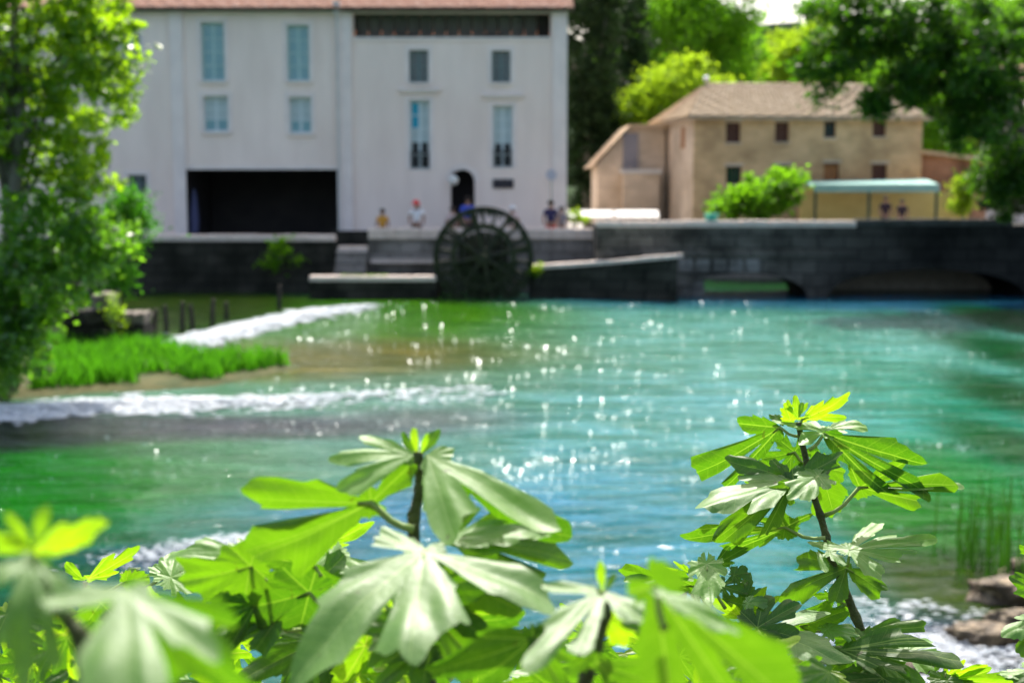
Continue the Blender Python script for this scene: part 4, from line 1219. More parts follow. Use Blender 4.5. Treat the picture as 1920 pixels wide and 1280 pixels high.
def tree(name, label, base, blobs, n, leaf, mat, clumps=120, spread=.5, seed=1, trunk_r=.3, cat='tree', shell=.6, limbs=14, group=None, trunk=True, up=.35, extra=None):
    root = empty(name, base, label, cat, group)
    C, cc = clumped(blobs, n, clumps, spread, seed, shell)
    C = C[C[:, 2] > base[2] + (.02 if base[2] < .5 or base[2] > 1.5 else -.6)]
    if extra is not None: C = np.concatenate([C, extra])
    V, F = leaf_cloud(C, leaf, .35, seed + 5, up)
    np_mesh('crown', V, F, M[mat], root)
    if trunk:
        rr = random.Random(seed)
        b0 = Vector(base)
        ctr = Vector(np.mean([b[0] for b in blobs], axis=0))
        top = Vector((b0.x * .4 + ctr.x * .6, b0.y * .4 + ctr.y * .6, ctr.z))
        m = MB()
        m.tube([b0 + Vector((0, 0, -.3)), b0.lerp(top, .35) + Vector((rr.uniform(-.1, .1), 0, 0)), b0.lerp(top, .7), top], [trunk_r * 1.2, trunk_r, trunk_r * .75, trunk_r * .4], n=9)
        for i in range(limbs):
            e = Vector(cc[rr.randrange(len(cc))])
            s = b0.lerp(top, rr.uniform(.45, .98))
            mid = s.lerp(e, .5) + Vector((0, 0, .12 * (e - s).length))
            m.tube([s, mid, e], [trunk_r * .35, trunk_r * .22, trunk_r * .06], n=6)
        m.build('trunk', M['bark'], root, smooth=True)
    return root


def B(px, py, Y, rx, ry, ryd=None, w=None):
    """ellipsoid crown lobe: centre seen at a pixel, half width/height in pixels at its own distance"""
    c = at(px, py, Y); k = Y / FPX
    rd = (ryd if ryd is not None else max(rx, ry) * k)
    return (tuple(c), (rx * k, rd, ry * k), w if w is not None else rx * ry)


# left waterside trees
k25 = 25.0
tree('plane_tree', 'tall yellow-green leafy tree at the left edge above the river', (on_water(20, 735).x, 25.2, .1),
     [B(110, 60, 25, 130, 110, 1.3), B(60, 220, 25, 150, 130, 1.4), B(205, 150, 24.6, 62, 75, .7, 5200), B(190, 40, 25.4, 60, 60, .7), B(20, -100, 25, 180, 120, 1.5), B(150, 330, 24.8, 80, 55, .8, 4000), B(-120, 100, 25, 150, 250, 1.5)],
     13500, .17, 'crown_left', clumps=520, spread=.15, seed=3, trunk_r=.16, shell=.3, limbs=40)
tree('waterside_shrub', 'dense glossy green shrub below the yellow-green tree on the left bank', (on_water(60, 720).x, 25.6, .1),
     [B(100, 430, 24.6, 120, 90, 1.1), B(50, 540, 24.4, 110, 90, 1.0), B(180, 470, 24.8, 60, 70, .7), B(20, 650, 24.2, 65, 90, .7), B(-120, 520, 24.6, 120, 200, 1)],
     11000, .15, 'crown_blue', clumps=380, spread=.15, seed=5, trunk_r=.1, cat='shrub', shell=.3, limbs=26)
tree('lime_shrub', 'soft bright green rounded shrub in front of the mill corner', (on_water(235, 590).x, 40, -.1),
     [B(238, 420, 38, 38, 55, .7), B(225, 500, 38, 30, 50, .6), B(250, 390, 38, 26, 32, .5)], 5200, .12, 'grass', clumps=90, spread=.22, seed=8, trunk_r=.06, cat='shrub', shell=.3)
# overhanging plane tree at the right, its trunk outside the picture
tree('overhanging_tree', 'big dark green tree hanging over the bridge from the right edge', (20.5, 52.5, .8),
     [B(1640, 60, 44, 140, 70, 2.2, 9000), B(1800, 90, 44, 130, 100, 2.5, 16000), B(1560, 130, 43.5, 70, 55, 1.2, 3000), B(1690, 165, 43.5, 60, 45, 1.2, 2600), B(1840, 230, 44, 80, 60, 2, 5600), B(1890, 320, 46, 60, 90, 1.5, 9500), B(1850, 180, 44, 90, 70, 2, 7000), B(2050, 120, 46, 150, 200, 3, 14000), B(1640, 190, 43.2, 26, 42, .6, 1100), B(1560, 20, 44, 70, 50, 1.5, 3000), B(1760, -90, 46, 250, 110, 3.5, 14000)],
     42000, .19, 'crown_right', clumps=480, spread=.22, seed=12, trunk_r=.24, shell=.15, limbs=46)
tree('bank_bush', 'round bright green bush on the bridge end in front of the farmhouse', (at(1425, 400, 56.8).x, 56.8, 1.55),
     [B(1425, 368, 56.8, 78, 42, 1.3), B(1470, 345, 56.8, 40, 25, .8), B(1375, 385, 56.8, 45, 25, .9)], 4200, .23, 'crown_mid', clumps=95, spread=.22, seed=21, trunk_r=.09, cat='bush', shell=.3)
tree('dark_bush', 'dark bush at the right end of the bridge under the tree', (at(1880, 400, 56.5).x, 57.0, 1.55),
     [B(1885, 360, 57, 70, 55, 1.4), B(1960, 340, 57, 80, 80, 1.4)], 8000, .17, 'crown_dark', clumps=120, spread=.3, seed=22, trunk_r=.1, cat='bush', shell=.2)
tree('lime_bush', 'small lime green bush beside the yellow wall', (at(1805, 395, 58.4).x, 58.4, 1.55),
     [B(1806, 352, 58.4, 20, 24, .4), B(1800, 380, 58.4, 24, 20, .5)], 1600, .14, 'crown_lime', clumps=40, spread=.15, seed=23, trunk_r=.05, cat='bush', shell=.2)
# trees behind the houses
GB = 'trees behind the houses'
tree('cypress_tree', 'tall black-green conifer against the corner of the mill', (at(1105, 390, 72).x, 72, 1.5),
     [B(1105, 80, 72, 55, 200, 1.6), B(1110, 290, 72, 58, 130, 1.8)], 15000, .26, 'crown_dark', clumps=260, spread=.34, seed=31, trunk_r=.28, shell=.3, group=GB)
tree('cypress_tree', 'dark conifer between the mill conifer and the lime tree', (at(1175, 390, 78).x, 78, 1.5),
     [B(1172, 110, 78, 45, 160, 1.6), B(1165, 300, 78, 62, 120, 1.8)], 13000, .26, 'crown_dark', clumps=240, spread=.36, seed=32, trunk_r=.28, shell=.3, group=GB)
tree('lime_tree', 'rounded sunlit lime green tree left behind the farmhouse roof', (at(1270, 390, 73).x, 73.5, 1.5),
     [B(1270, 160, 73, 82, 42, 2), B(1200, 200, 73, 55, 40, 1.6), B(1340, 185, 74, 55, 45, 1.6), B(1240, 235, 73, 90, 50, 2), B(1300, 130, 73, 40, 24, 1)], 14000, .22, 'crown_lime', clumps=230, spread=.32, seed=33, trunk_r=.28, group=GB, shell=.45)
tree('tall_tree', 'tall green tree rising behind the lime tree', (at(1310, 390, 88).x, 88, 1.5),
     [B(1300, 60, 88, 110, 70, 3), B(1370, 120, 88, 75, 60, 2.4), B(1210, 40, 88, 70, 60, 2.4), B(1330, -60, 88, 90, 60, 2.6), B(1390, 40, 87, 42, 50, 1.5), B(1180, 120, 90, 60, 80, 2)], 22000, .27, 'crown_mid', clumps=300, spread=.5, seed=34, trunk_r=.4, group=GB, shell=.35)
tree('tall_tree', 'yellow-green tree under the small gap of sky', (at(1490, 390, 96).x, 96, 1.5),
     [B(1480, 95, 96, 55, 45, 2.2), B(1520, 130, 96, 60, 60, 2.4), B(1450, 150, 96, 45, 45, 2), B(1560, 60, 96, 60, 50, 2)], 13000, .27, 'crown_lime', clumps=220, spread=.4, seed=35, trunk_r=.35, group=GB, shell=.4)
tree('tall_tree', 'green tree filling the gap right of the farmhouse', (at(1755, 390, 84).x, 84, 1.5),
     [B(1750, 230, 80, 70, 70, 2.4), B(1700, 150, 80, 80, 60, 2.4), B(1790, 300, 79, 40, 40, 1.6)], 12000, .25, 'crown_mid', clumps=220, spread=.4, seed=36, trunk_r=.35, group=GB, shell=.35)
tree('far_tree', 'wide dark tree behind the right part of the farmhouse roof', (at(1610, 390, 100).x, 100, 1.5),
     [B(1600, 80, 100, 110, 80, 3), B(1520, 170, 100, 110, 60, 3), B(1680, 150, 100, 120, 90, 3)], 16000, .3, 'crown_mid', clumps=260, spread=.5, seed=37, trunk_r=.4, group=GB, shell=.3)
tree('far_tree', 'wide dark tree behind the pale house at the right edge', (at(1880, 390, 104).x, 104, 1.5),
     [B(1850, 90, 100, 140, 120, 3.4), B(1960, 200, 100, 120, 150, 3)], 16000, .3, 'crown_mid', clumps=260, spread=.5, seed=38, trunk_r=.4, group=GB, shell=.3)
tree('far_tree', 'deep green tree closing the view above the annex', (at(1230, 390, 100).x, 100, 1.5),
     [B(1240, 240, 98, 130, 120, 3), B(1120, 220, 98, 110, 160, 3), B(1380, 240, 98, 110, 110, 3), B(1390, 130, 99, 60, 60, 2)], 20000, .3, 'crown_dark', clumps=280, spread=.55, seed=39, trunk_r=.4, group=GB, shell=.2)
tree('far_tree', 'wide tree far behind between the mill and the gap of sky', (at(1150, 390, 112).x, 112, 1.5),
     [B(1150, 40, 110, 60, 110, 3), B(1260, 60, 112, 120, 110, 3), B(1100, -40, 110, 100, 80, 3)], 16000, .34, 'crown_mid', clumps=260, spread=.6, seed=40, trunk_r=.4, group=GB, shell=.25)
# small plants on the walls
tree('wall_plant', 'straggly green plant hanging on the dark quay wall left of the steps', tuple(at(528, 486, 48.75)),
     [B(525, 465, 48.6, 22, 22, .3), B(510, 490, 48.6, 28, 20, .25), B(560, 487, 48.6, 14, 10, .2)], 650, .13, 'crown_mid', clumps=30, spread=.12, seed=51, trunk_r=.03, cat='plant', shell=.2, limbs=10)
tree('ledge_plant', 'tiny lime green plant at the right foot of the water wheel', tuple(at(1006, 512, 46.5)),
     [B(1006, 500, 46.4, 10, 14, .2), B(1002, 512, 46.4, 12, 10, .2)], 260, .11, 'crown_lime', clumps=16, spread=.07, seed=52, trunk_r=.02, cat='plant', shell=.2, limbs=6)
tree('quay_plant', 'small yellow-green plant at the mill end of the white boards', (at(1078, 415, 51.5).x, 51.5, TZ),
     [B(1077, 404, 51.5, 13, 12, .3), B(1090, 412, 51.5, 16, 8, .3)], 500, .1, 'crown_lime', clumps=24, spread=.08, seed=53, trunk_r=.03, cat='plant', shell=.2, limbs=6)


# ------------------------------------------------------------------ island with grass, ruined piers, stakes
def blades(n, where, hgt, width, seed, mat, name, parent=None, lean=.25, kind='stuff', label=None, cat=None):
    r = random.Random(seed)
    V, F = [], []
    for i in range(n):
        x, y, z = where(r)
        rag = .62 + .38 * math.sin(x * 2.3 + 1.1 * math.sin(y * 1.7)) * math.sin(y * 1.9 + x * .7)
        if rag < .5: continue
        a = r.uniform(0, 6.28); l = hgt * r.uniform(.5, 1.3) * (.55 + .75 * rag); w = width * r.uniform(.6, 1.2)
        lx, ly = r.gauss(0, lean) * l, r.gauss(0, lean) * l
        dx, dy = math.cos(a) * w, math.sin(a) * w
        b = len(V)
        V += [(x - dx, y - dy, z - .03), (x + dx, y + dy, z - .03), (x + dx * .8 + lx * .35, y + dy * .8 + ly * .35, z + l * .55), (x - dx * .8 + lx * .35, y - dy * .8 + ly * .35, z + l * .55), (x + lx, y + ly, z + l)]
        F += [(b, b + 1, b + 2), (b, b + 2, b + 3), (b + 3, b + 2, b + 4)]
    return np_mesh(name, np.array(V), np.array(F), M[mat], parent, kind=kind, label=label, cat=cat)


ISL = [on_water(*p) for p in ((556, 692), (480, 706), (400, 722), (300, 730), (180, 735), (60, 745), (-200, 752), (-200, 640), (60, 648), (200, 655), (300, 668), (430, 676))]


def inside(x, y):
    c = False
    for i in range(len(ISL)):
        a, b = ISL[i], ISL[i - 1]
        if (a.y > y) != (b.y > y) and x < (b.x - a.x) * (y - a.y) / (b.y - a.y) + a.x: c = not c
    return c


m = MB()
cx = sum(p.x for p in ISL) / len(ISL); cy = sum(p.y for p in ISL) / len(ISL)
outer = [(cx + (p.x - cx) * 1.04, cy + (p.y - cy) * 1.08, -.1) for p in ISL]
rim = [(p.x, p.y, .07) for p in ISL]
inner = [(cx + (p.x - cx) * .6, cy + (p.y - cy) * .6, .16) for p in ISL]
n = len(ISL)
m.add(outer + rim + inner + [(cx, cy, .18)], [(i, (i + 1) % n, n + (i + 1) % n, n + i) for i in range(n)] + [(n + i, n + (i + 1) % n, 2 * n + (i + 1) % n, 2 * n + i) for i in range(n)] + [(2 * n + i, 2 * n + (i + 1) % n, 3 * n) for i in range(n)])
m.build('island', M['sand'], smooth=True, kind='structure')


def isl_pt(r):
    while True:
        px = r.uniform(60, 556); py = r.uniform(655, 740)
        p = on_water(px, py)
        if inside(p.x, p.y) and inside(p.x, p.y - .35): return (p.x, p.y, .1)


gr = blades(7500, isl_pt, .34, .022, 61, 'grass', 'grass', lean=.34, label='bright green waterside grass on the low island at the left', cat='grass')


def rough_block(m, lo, hi, jit, r):
    x0, y0, z0 = lo; x1, y1, z1 = hi
    k = 3
    idx = {}
    V = []
    def vid(i, j, l):
        if (i, j, l) not in idx:
            idx[(i, j, l)] = len(V)
            V.append((x0 + (x1 - x0) * i / k + r.uniform(-jit, jit), y0 + (y1 - y0) * j / k + r.uniform(-jit, jit), z0 + (z1 - z0) * l / k + r.uniform(-jit, jit)))
        return idx[(i, j, l)]
    F = []
    for i in range(k):
        for j in range(k):
            F += [(vid(i, j, 0), vid(i, j + 1, 0), vid(i + 1, j + 1, 0), vid(i + 1, j, 0)), (vid(i, j, k), vid(i + 1, j, k), vid(i + 1, j + 1, k), vid(i, j + 1, k)),
                  (vid(i, 0, j), vid(i + 1, 0, j), vid(i + 1, 0, j + 1), vid(i, 0, j + 1)), (vid(i, k, j), vid(i, k, j + 1), vid(i + 1, k, j + 1), vid(i + 1, k, j)),
                  (vid(0, i, j), vid(0, i, j + 1), vid(0, i + 1, j + 1), vid(0, i + 1, j)), (vid(k, i, j), vid(k, i + 1, j), vid(k, i + 1, j + 1), vid(k, i, j + 1))]
    m.add(V, F)


for (a, b, top, lab) in ((118, 204, 552, 'broken dark stone pier with pale top, the taller one behind the grass'), (216, 270, 587, 'broken dark stone pier, the lower one at the end of the grass')):
    Yp = 31.6
    x0, x1 = at(a, 600, Yp).x, at(b, 600, Yp).x
    zt = at((a + b) / 2, top, Yp).z
    root = empty('ruined_pier', ((x0 + x1) / 2, Yp, 0), lab, 'pier', 'ruined piers behind the grass')
    rr = random.Random(int(a))
    nz = max(4, round(zt / .3))
    for l in range(nz):
        nx = 2
        for i in range(nx):
            f0 = i / nx + (.1 if l % 2 and i else 0); f1 = (i + 1) / nx + (.1 if l % 2 and i == 0 else 0)
            s = MB(); rough_block(s, (x0 + (x1 - x0) * f0 + .012, Yp + rr.uniform(-.05, .05), -.1 + (zt + .1) * l / nz + .012), (x0 + (x1 - x0) * min(f1, 1) - .012, Yp + .8, -.1 + (zt + .1) * (l + 1) / nz - .01), .03, rr)
            if l == nz - 1 and i == 0 and a == 118: continue
            s.build('stone', M['stone_wet'] if l < nz - 1 else M['ruin'], root)  # top row in a paler colour, painting the sunlit tops
root = tree('pier_shrub', 'mossy yellow-green sprig growing on the broken piers', tuple(at(212, 600, 31.5)), [B(212, 575, 31.5, 10, 34, .3), B(225, 610, 31.5, 22, 12, .3)], 500, .08, 'crown_left', clumps=30, spread=.1, seed=63, trunk_r=.03, cat='shrub', limbs=8, shell=.2)
for i, (px, t0, b0, ln) in enumerate(((290, 580, 650, .05), (313, 572, 626, -.04), (342, 566, 622, .03), (362, 570, 618, -.06), (398, 560, 610, .05), (425, 566, 600, 0), (524, 534, 580, .02))):
    w = on_water(px, b0)
    zt = at(px, t0, w.y).z
    m = MB(); m.tube([(w.x, w.y, -.4), (w.x + ln * .3, w.y, zt * .5), (w.x + ln, w.y, zt)], [.07, .065, .055], n=7)
    labs = ['weathered stake in the water nearest the broken piers', 'dark stake, second from the broken piers', 'dark stake, third from the broken piers', 'leaning dark stake, fourth from the broken piers', 'dark stake at the head of the white weir, fifth from the piers', 'short dark stake upstream of the white weir', 'lone dark stake standing close to the quay wall']
    m.build('wooden_stake', M['beam'], label=labs[i], cat='stake', group='stakes above the weir', org=(w.x, w.y, 0))


# ------------------------------------------------------------------ foam and wavelets
ICO_V = []
_ph = (1 + 5 ** .5) / 2
for a, b in ((1, _ph), (-1, _ph), (1, -_ph), (-1, -_ph)):
    ICO_V += [(0, a, b), (a, b, 0), (b, 0, a)]
ICO_V = np.array(ICO_V) / math.sqrt(1 + _ph ** 2)
from itertools import combinations
ICO_F = []
for i, j, k in combinations(range(12), 3):
    d = [np.linalg.norm(ICO_V[x] - ICO_V[y]) for x, y in ((i, j), (j, k), (i, k))]
    if max(d) < 1.06:
        nn = np.cross(ICO_V[j] - ICO_V[i], ICO_V[k] - ICO_V[i])
        ICO_F.append((i, j, k) if nn @ ICO_V[i] > 0 else (i, k, j))
ICO_F = np.array(ICO_F)


def froth(name, label, pts, rad, seed):
    r = np.random.default_rng(seed)
    n = len(pts)
    sc = np.array(rad)[:, None, None] * r.uniform(.5, 1.4, size=(n, 1, 3)) * np.array([2.9, .95, .34])
    V = (ICO_V[None] * sc + np.array(pts)[:, None, :]).reshape(-1, 3)
    F = (ICO_F[None] + (np.arange(n) * 12)[:, None, None]).reshape(-1, 3)
    return np_mesh(name, V, F, M['foam'], smooth=True, kind='stuff', label=label, cat='foam')


def strip_points(line, n, wid, r, dens=None, z=.02, rr=(.03, .09)):
    pts, rad = [], []
    W = [on_water(*p) for p in line]
    seg = [(b - a).length for a, b in zip(W[:-1], W[1:])]
    tot = sum(seg)
    for _ in range(n):
        f = r.random()
        if dens and r.random() > dens(f): continue
        u = f * tot; i = 0
        while i < len(seg) - 1 and u > seg[i]: u -= seg[i]; i += 1
        p = W[i].lerp(W[i + 1], min(1, u / seg[i]))
        ww = wid(f)
        y = p.y + r.gauss(0, ww)
        x = p.x + r.gauss(0, .25)
        dn = .5 + .5 * math.sin(x * 2.1 + 1.7 * math.sin(y * 1.3)) * math.sin(y * 3.1 + 1.3 * math.sin(x * .9))
        if r.random() > .18 + 1.1 * dn: continue
        bump = .10 * math.exp(-((y - p.y) / ww) ** 2) * r.random()
        pts.append((x, y, z + bump)); rad.append(r.uniform(*rr) * (1 - .4 * r.random()))
    return pts, rad


r1 = random.Random(71)
p1, q1 = strip_points([(318, 655), (400, 632), (500, 608), (600, 586), (690, 576)], 11000, lambda f: .80 - .3 * f, r1, lambda f: 1.0 if f < .7 else 1 - (f - .7) * 3.0, rr=(.03, .085))
froth('foam', 'bright white foam spilling over the slanting weir below the garage', p1, q1, 1)
p2, q2 = strip_points([(-60, 778), (60, 772), (180, 762), (350, 760), (520, 756), (700, 746), (900, 738)], 13000, lambda f: .46 - .05 * f, r1, lambda f: max(.07, 1.0 - 1.35 * f), rr=(.022, .06))
froth('foam', 'white foaming rapid running out from the left bank below the grass', p2, q2, 2)
p3, q3 = strip_points([(200, 1065), (300, 1042), (420, 1026), (520, 1016)], 1600, lambda f: .15, r1, lambda f: .4 + .6 * f, rr=(.007, .02))
froth('foam', 'thin line of foam on the near water behind the fig leaves at left', p3, q3, 3)
p4, q4 = strip_points([(1600, 1240), (1720, 1215), (1800, 1250), (1900, 1240)], 5200, lambda f: .30, r1, None, rr=(.005, .02))
p5, q5 = strip_points([(1560, 1140), (1700, 1170), (1860, 1165)], 260, lambda f: .3, r1, None, rr=(.01, .03))
froth('foam', 'white water frothing around the brown rocks at lower right', p4 + p5, q4 + q5, 4)

M['wavelet'] = surf('glittering_wavelet', (0.10, 0.30, 0.31), (0.14, 0.36, 0.37), scale=2, rough=0.24, spec=0.6)


def wavelets():
    """small ripple crests, a sunward face each: they carry the glitter"""
    r = random.Random(81)
    V, F = [], []
    half = (SUN_DIR + Vector((0, -1, .12)).normalized()).normalized()

    def one(px, py, s):
        p = on_water(px, py)
        el = r.gauss(0, .055); az = r.gauss(0, .10)
        nrm = Vector((half.x + az, half.y + el, half.z)).normalized()
        ax = Vector((1, 0, 0)); ax = (ax - nrm * ax.dot(nrm)).normalized(); ay = nrm.cross(ax)
        L, W = s * r.uniform(.9, 2.2), s * r.uniform(.45, .75)
        c = p + Vector((0, 0, W * .30))
        b = len(V)
        for k in range(8):
            a = k * math.pi / 4
            q = c + ax * (L * math.cos(a)) + ay * (W * math.sin(a))
            V.append(tuple(q))
        back = c + Vector((0, W * 1.6, -W * .7))
        V.append(tuple(back + ax * L * .5)); V.append(tuple(back - ax * L * .5))
        F.append(tuple(b + k for k in range(8)))
        top = [b, b + 1, b + 2, b + 3, b + 4]
        F.append((b, b + 8, b + 1)); F.append((b + 1, b + 8, b + 2)); F.append((b + 2, b + 8, b + 9)); F.append((b + 2, b + 9, b + 3)); F.append((b + 3, b + 9, b + 4))
    patches = [(1180, 690, 640, 95, 260), (1480, 640, 460, 55, 190), (1080, 860, 110, 25, 90), (1000, 890, 180, 30, 60), (1250, 790, 200, 60, 90), (1690, 680, 200, 80, 110), (1800, 830, 100, 16, 60), (900, 930, 90, 30, 50),
               (350, 1035, 120, 18, 70), (560, 930, 300, 70, 70), (300, 870, 260, 45, 60), (650, 730, 300, 20, 110), (650, 800, 300, 25, 70), (700, 620, 200, 40, 40), (560, 660, 100, 20, 12), (960, 1060, 300, 100, 60), (1330, 930, 180, 90, 70),
               (1690, 1165, 110, 35, 60), (1850, 1180, 60, 30, 22), (520, 1170, 80, 60, 12), (1100, 1200, 250, 60, 30), (1700, 950, 130, 70, 20), (900, 570, 400, 6, 30), (120, 900, 120, 40, 20)]
    for px, py, sx, sy, n in patches:
        left = int(n * 1.8)
        while left > 0:
            yc = r.gauss(py, sy * .6); xc = r.gauss(px, sx * .6)
            kk = min(left, r.choice([1, 1, 2, 3, 5, 8])); left -= kk
            for _ in range(kk):
                y = max(566, yc + r.gauss(0, 2.2)); x = xc + r.gauss(0, 16 if kk > 1 else 0)
                D = on_water(x, y).y
                one(x, y, max(.004, .00035 * D) * (r.uniform(.25, 1.0) if r.random() < .9 else 1.5))
    me = bpy.data.meshes.new('wavelets'); me.from_pydata(V, [], F); me.materials.append(M['wavelet']); me.update()
    o = bpy.data.objects.new('wavelets', me); COL.objects.link(o)
    tag(o, 'sun-glittering ripple crests scattered over the river', 'ripples', None, 'stuff')


wavelets()


# ------------------------------------------------------------------ rocks and reeds at lower right
def rock(px, py, w, h, lab, seed, d=1.0, mat='rock'):
    p = on_water(px, py)
    r = random.Random(seed)
    w *= .86; h *= .86
    import bmesh
    bm = bmesh.new()
    bmesh.ops.create_icosphere(bm, subdivisions=4, radius=1)
    k = p.y / FPX
    ph = [r.uniform(0, 6.28) for _ in range(9)]
    for v in bm.verts:
        c = v.co
        nv = mnoise.noise(c * 1.6 + Vector((seed * 3.1, 0, 0))) * .34 + mnoise.noise(c * 4.2 + Vector((0, seed, 0))) * .17 + mnoise.noise(c * 9.0) * .07
        f = .95 + nv + 0 * math.sin(c.x * 2.3 + ph[0]) * math.sin(c.y * 2.9 + ph[1]) + .13 * math.sin(c.z * 3.7 + ph[2] + c.x * 2) + .07 * math.sin(c.x * 7 + ph[3]) * math.cos(c.y * 6 + ph[4]) + .045 * math.sin(c.z * 11 + c.x * 9 + ph[5]) * math.sin(c.y * 12 + ph[6])
        c *= f
        if c.z > .55: c.z = .55 + (c.z - .55) * .45
        v.co = (c.x * w * k, c.y * w * k * d, c.z * h * k * 1.5 + h * k * .3)
    me = bpy.data.meshes.new('rock'); bm.to_mesh(me); bm.free()
    me.materials.append(M[mat]); me.polygons.foreach_set("use_smooth", [True] * len(me.polygons))
    o = bpy.data.objects.new('river_rock', me); COL.objects.link(o); o.location = (p.x, p.y, 0); o.rotation_euler = (0, 0, r.uniform(-.4, .4))
    tag(o, lab, 'rock', 'rocks along the near shore')


rock(1880, 1125, 85, 34, 'long brown wet rock by the reeds, farthest of the rocks', 1, .6)
rock(1850, 1215, 92, 42, 'big dark brown rock with pale top in the white water', 2, .6)
rock(1725, 1262, 45, 20, 'small dark rock surrounded by white water', 3, .7)
rock(1905, 1172, 60, 26, 'pale ochre rock between the two largest rocks', 4, .6)
rock(1925, 1075, 60, 22, 'flat pale rock at the edge under the reeds', 5, .5)
rock(1238, 552, 9, 9, 'small pale wet stone below the end of the race wall', 6, 1, 'stone_cop')
rd_c = on_water(1870, 1080)


def reed_pt(r):
    while True:
        x = rd_c.x + r.gauss(0, .30); y = rd_c.y + r.gauss(.3, .45)
        return (x, y, 0)


blades(95, reed_pt, .72, .012, 91, 'reed', 'reeds', lean=.10, label='dark green reeds standing in the water at the right edge', cat='reeds')


# ------------------------------------------------------------------ fig shoots in the foreground
VARIANTS = {   # lobes: angle, length, half width, bluntness ; then the radius of the joined heart of the blade
    'five': ([(0, 1, .14, .38), (42, .92, .125, .38), (-42, .88, .125, .38), (96, .60, .11, .42), (-96, .56, .11, .42)], .15),
    'fiveb': ([(0, 1, .135, .36), (36, .92, .115, .36), (-44, .80, .13, .4), (86, .66, .115, .4), (-104, .48, .11, .42)], .14),
    'three': ([(0, 1, .18, .40), (48, .82, .15, .40), (-50, .76, .15, .40), (112, .36, .12, .5), (-112, .34, .12, .5)], .19),
    'wide': ([(0, 1, .21, .40), (44, .93, .18, .40), (-46, .90, .18, .40), (98, .62, .16, .5), (-98, .60, .16, .5)], .26),
    'ovate': ([(0, 1, .30, .55), (70, .34, .2, .7), (-70, .34, .2, .7), (125, .16, .14, .8), (-125, .16, .14, .8)], .12),
    'broad': ([(0, 1, .36, .52), (62, .52, .24, .6), (-62, .52, .24, .6), (120, .28, .18, .8), (-120, .28, .18, .8)], .2),
    'strap': ([(0, 1, .165, .42), (22, .66, .10, .5), (-26, .50, .10, .5), (100, .12, .08, .8), (-100, .12, .08, .8)], .07),
    'half': ([(0, 1, .16, .40), (32, .84, .12, .40), (66, .58, .11, .42), (-34, .42, .12, .5), (110, .3, .09, .5)], .12),
    'shallow': ([(0, 1, .17, .55), (26, .84, .15, .5), (52, .66, .16, .5), (84, .46, .15, .5), (-24, .62, .12, .5), (-60, .36, .12, .5), (118, .28, .1, .6)], .22),
    'shallowr': ([(0, 1, .17, .55), (-26, .84, .15, .5), (-52, .66, .16, .5), (-84, .46, .15, .5), (24, .62, .12, .5), (60, .36, .12, .5), (-118, .28, .1, .6)], .22),
    'club': ([(0, 1, .21, .42), (20, .60, .10, .5), (-24, .48, .10, .5), (100, .10, .07, .8), (-100, .10, .07, .8)], .06),
    'young': ([(0, 1, .12, .4), (24, .74, .08, .4), (-24, .70, .08, .4)], .06),
    'lance': ([(0, 1, .15, .5)], .04),
}
_vcache = {}


def leaf_outline(v, nth):
    if (v, nth) in _vcache: return _vcache[(v, nth)]
    lobes, disc = VARIANTS[v]
    th = np.linspace(-math.pi, math.pi, nth + 1)
    rad = np.full(nth + 1, .0)
    rs = np.linspace(.01, max(1.0, max(l[1] for l in lobes)), 300)
    amin = max(abs(l[0]) for l in lobes)
    vr = random.Random(len(_vcache) * 17 + 3)
    phs = [[[vr.uniform(0, 6.28) for _ in range(3)] for _ in range(2)] for _ in lobes]
    amp = .5 if v in ('young', 'lance') else 1.0
    wb = .20 if v.startswith('made') else .32
    for i, t_ in enumerate(th):
        deg = math.degrees(t_)
        best = disc * (1.0 if abs(deg) < amin + 25 else max(.12, 1 - (abs(deg) - amin - 25) / 40))
        for (a, L, W, bl), pp in zip(lobes, phs):
            ph = t_ - math.radians(a)
            if abs(math.cos(ph)) < 1e-3 or math.cos(ph) <= 0: continue
            tt = rs * math.cos(ph) / L; dd = np.abs(rs * math.sin(ph))
            ok = tt < 1
            pk = .70
            w = W * np.where(tt < pk, wb + (1 - wb) * np.sin(np.clip(tt / pk, 0, 1) * math.pi / 2) ** 2.0, np.clip((1 - tt) / (1 - pk), 0, 1) ** bl * 1.0)
            q = pp[0] if math.sin(ph) > 0 else pp[1]
            w = w * (1 + amp * (.24 * np.sin(tt * 10 + q[0]) + .16 * np.sin(tt * 21 + q[1]) + .07 * np.sin(tt * 43 + q[2])) * np.clip(tt * 2.5, 0, 1))
            hit = ok & (dd <= w)
            if hit.any(): best = max(best, rs[hit].max())
        rad[i] = best
    if v.startswith('made'):      # cut the bays between neighbouring lobes
        so = sorted(lobes, key=lambda l: l[0])
        for la, lb in zip(so, so[1:] + [(so[0][0] + 360,) + tuple(so[0][1:])]):
            g_ = lb[0] - la[0]
            if g_ > 120 or g_ < 12: continue
            wa, wb2 = la[2] / la[1], lb[2] / lb[1]
            mid = la[0] + g_ * wa / (wa + wb2); mn = min(la[1], lb[1])
            for i, t_ in enumerate(th):
                dq = abs((math.degrees(t_) - mid + 180) % 360 - 180) / (g_ * .5)
                if dq < .26:
                    rad[i] = min(rad[i], mn * ((.46 if mn > .4 else .6) + 1.1 * (dq / .26) ** 2.2 * .55))
    lob = np.array([min(range(len(lobes)), key=lambda k: abs((math.degrees(t_) - lobes[k][0] + 180) % 360 - 180)) for t_ in (th[:-1] + th[1:]) / 2])
    _vcache[(v, nth)] = (th, rad, lob, lobes)
    return _vcache[(v, nth)]


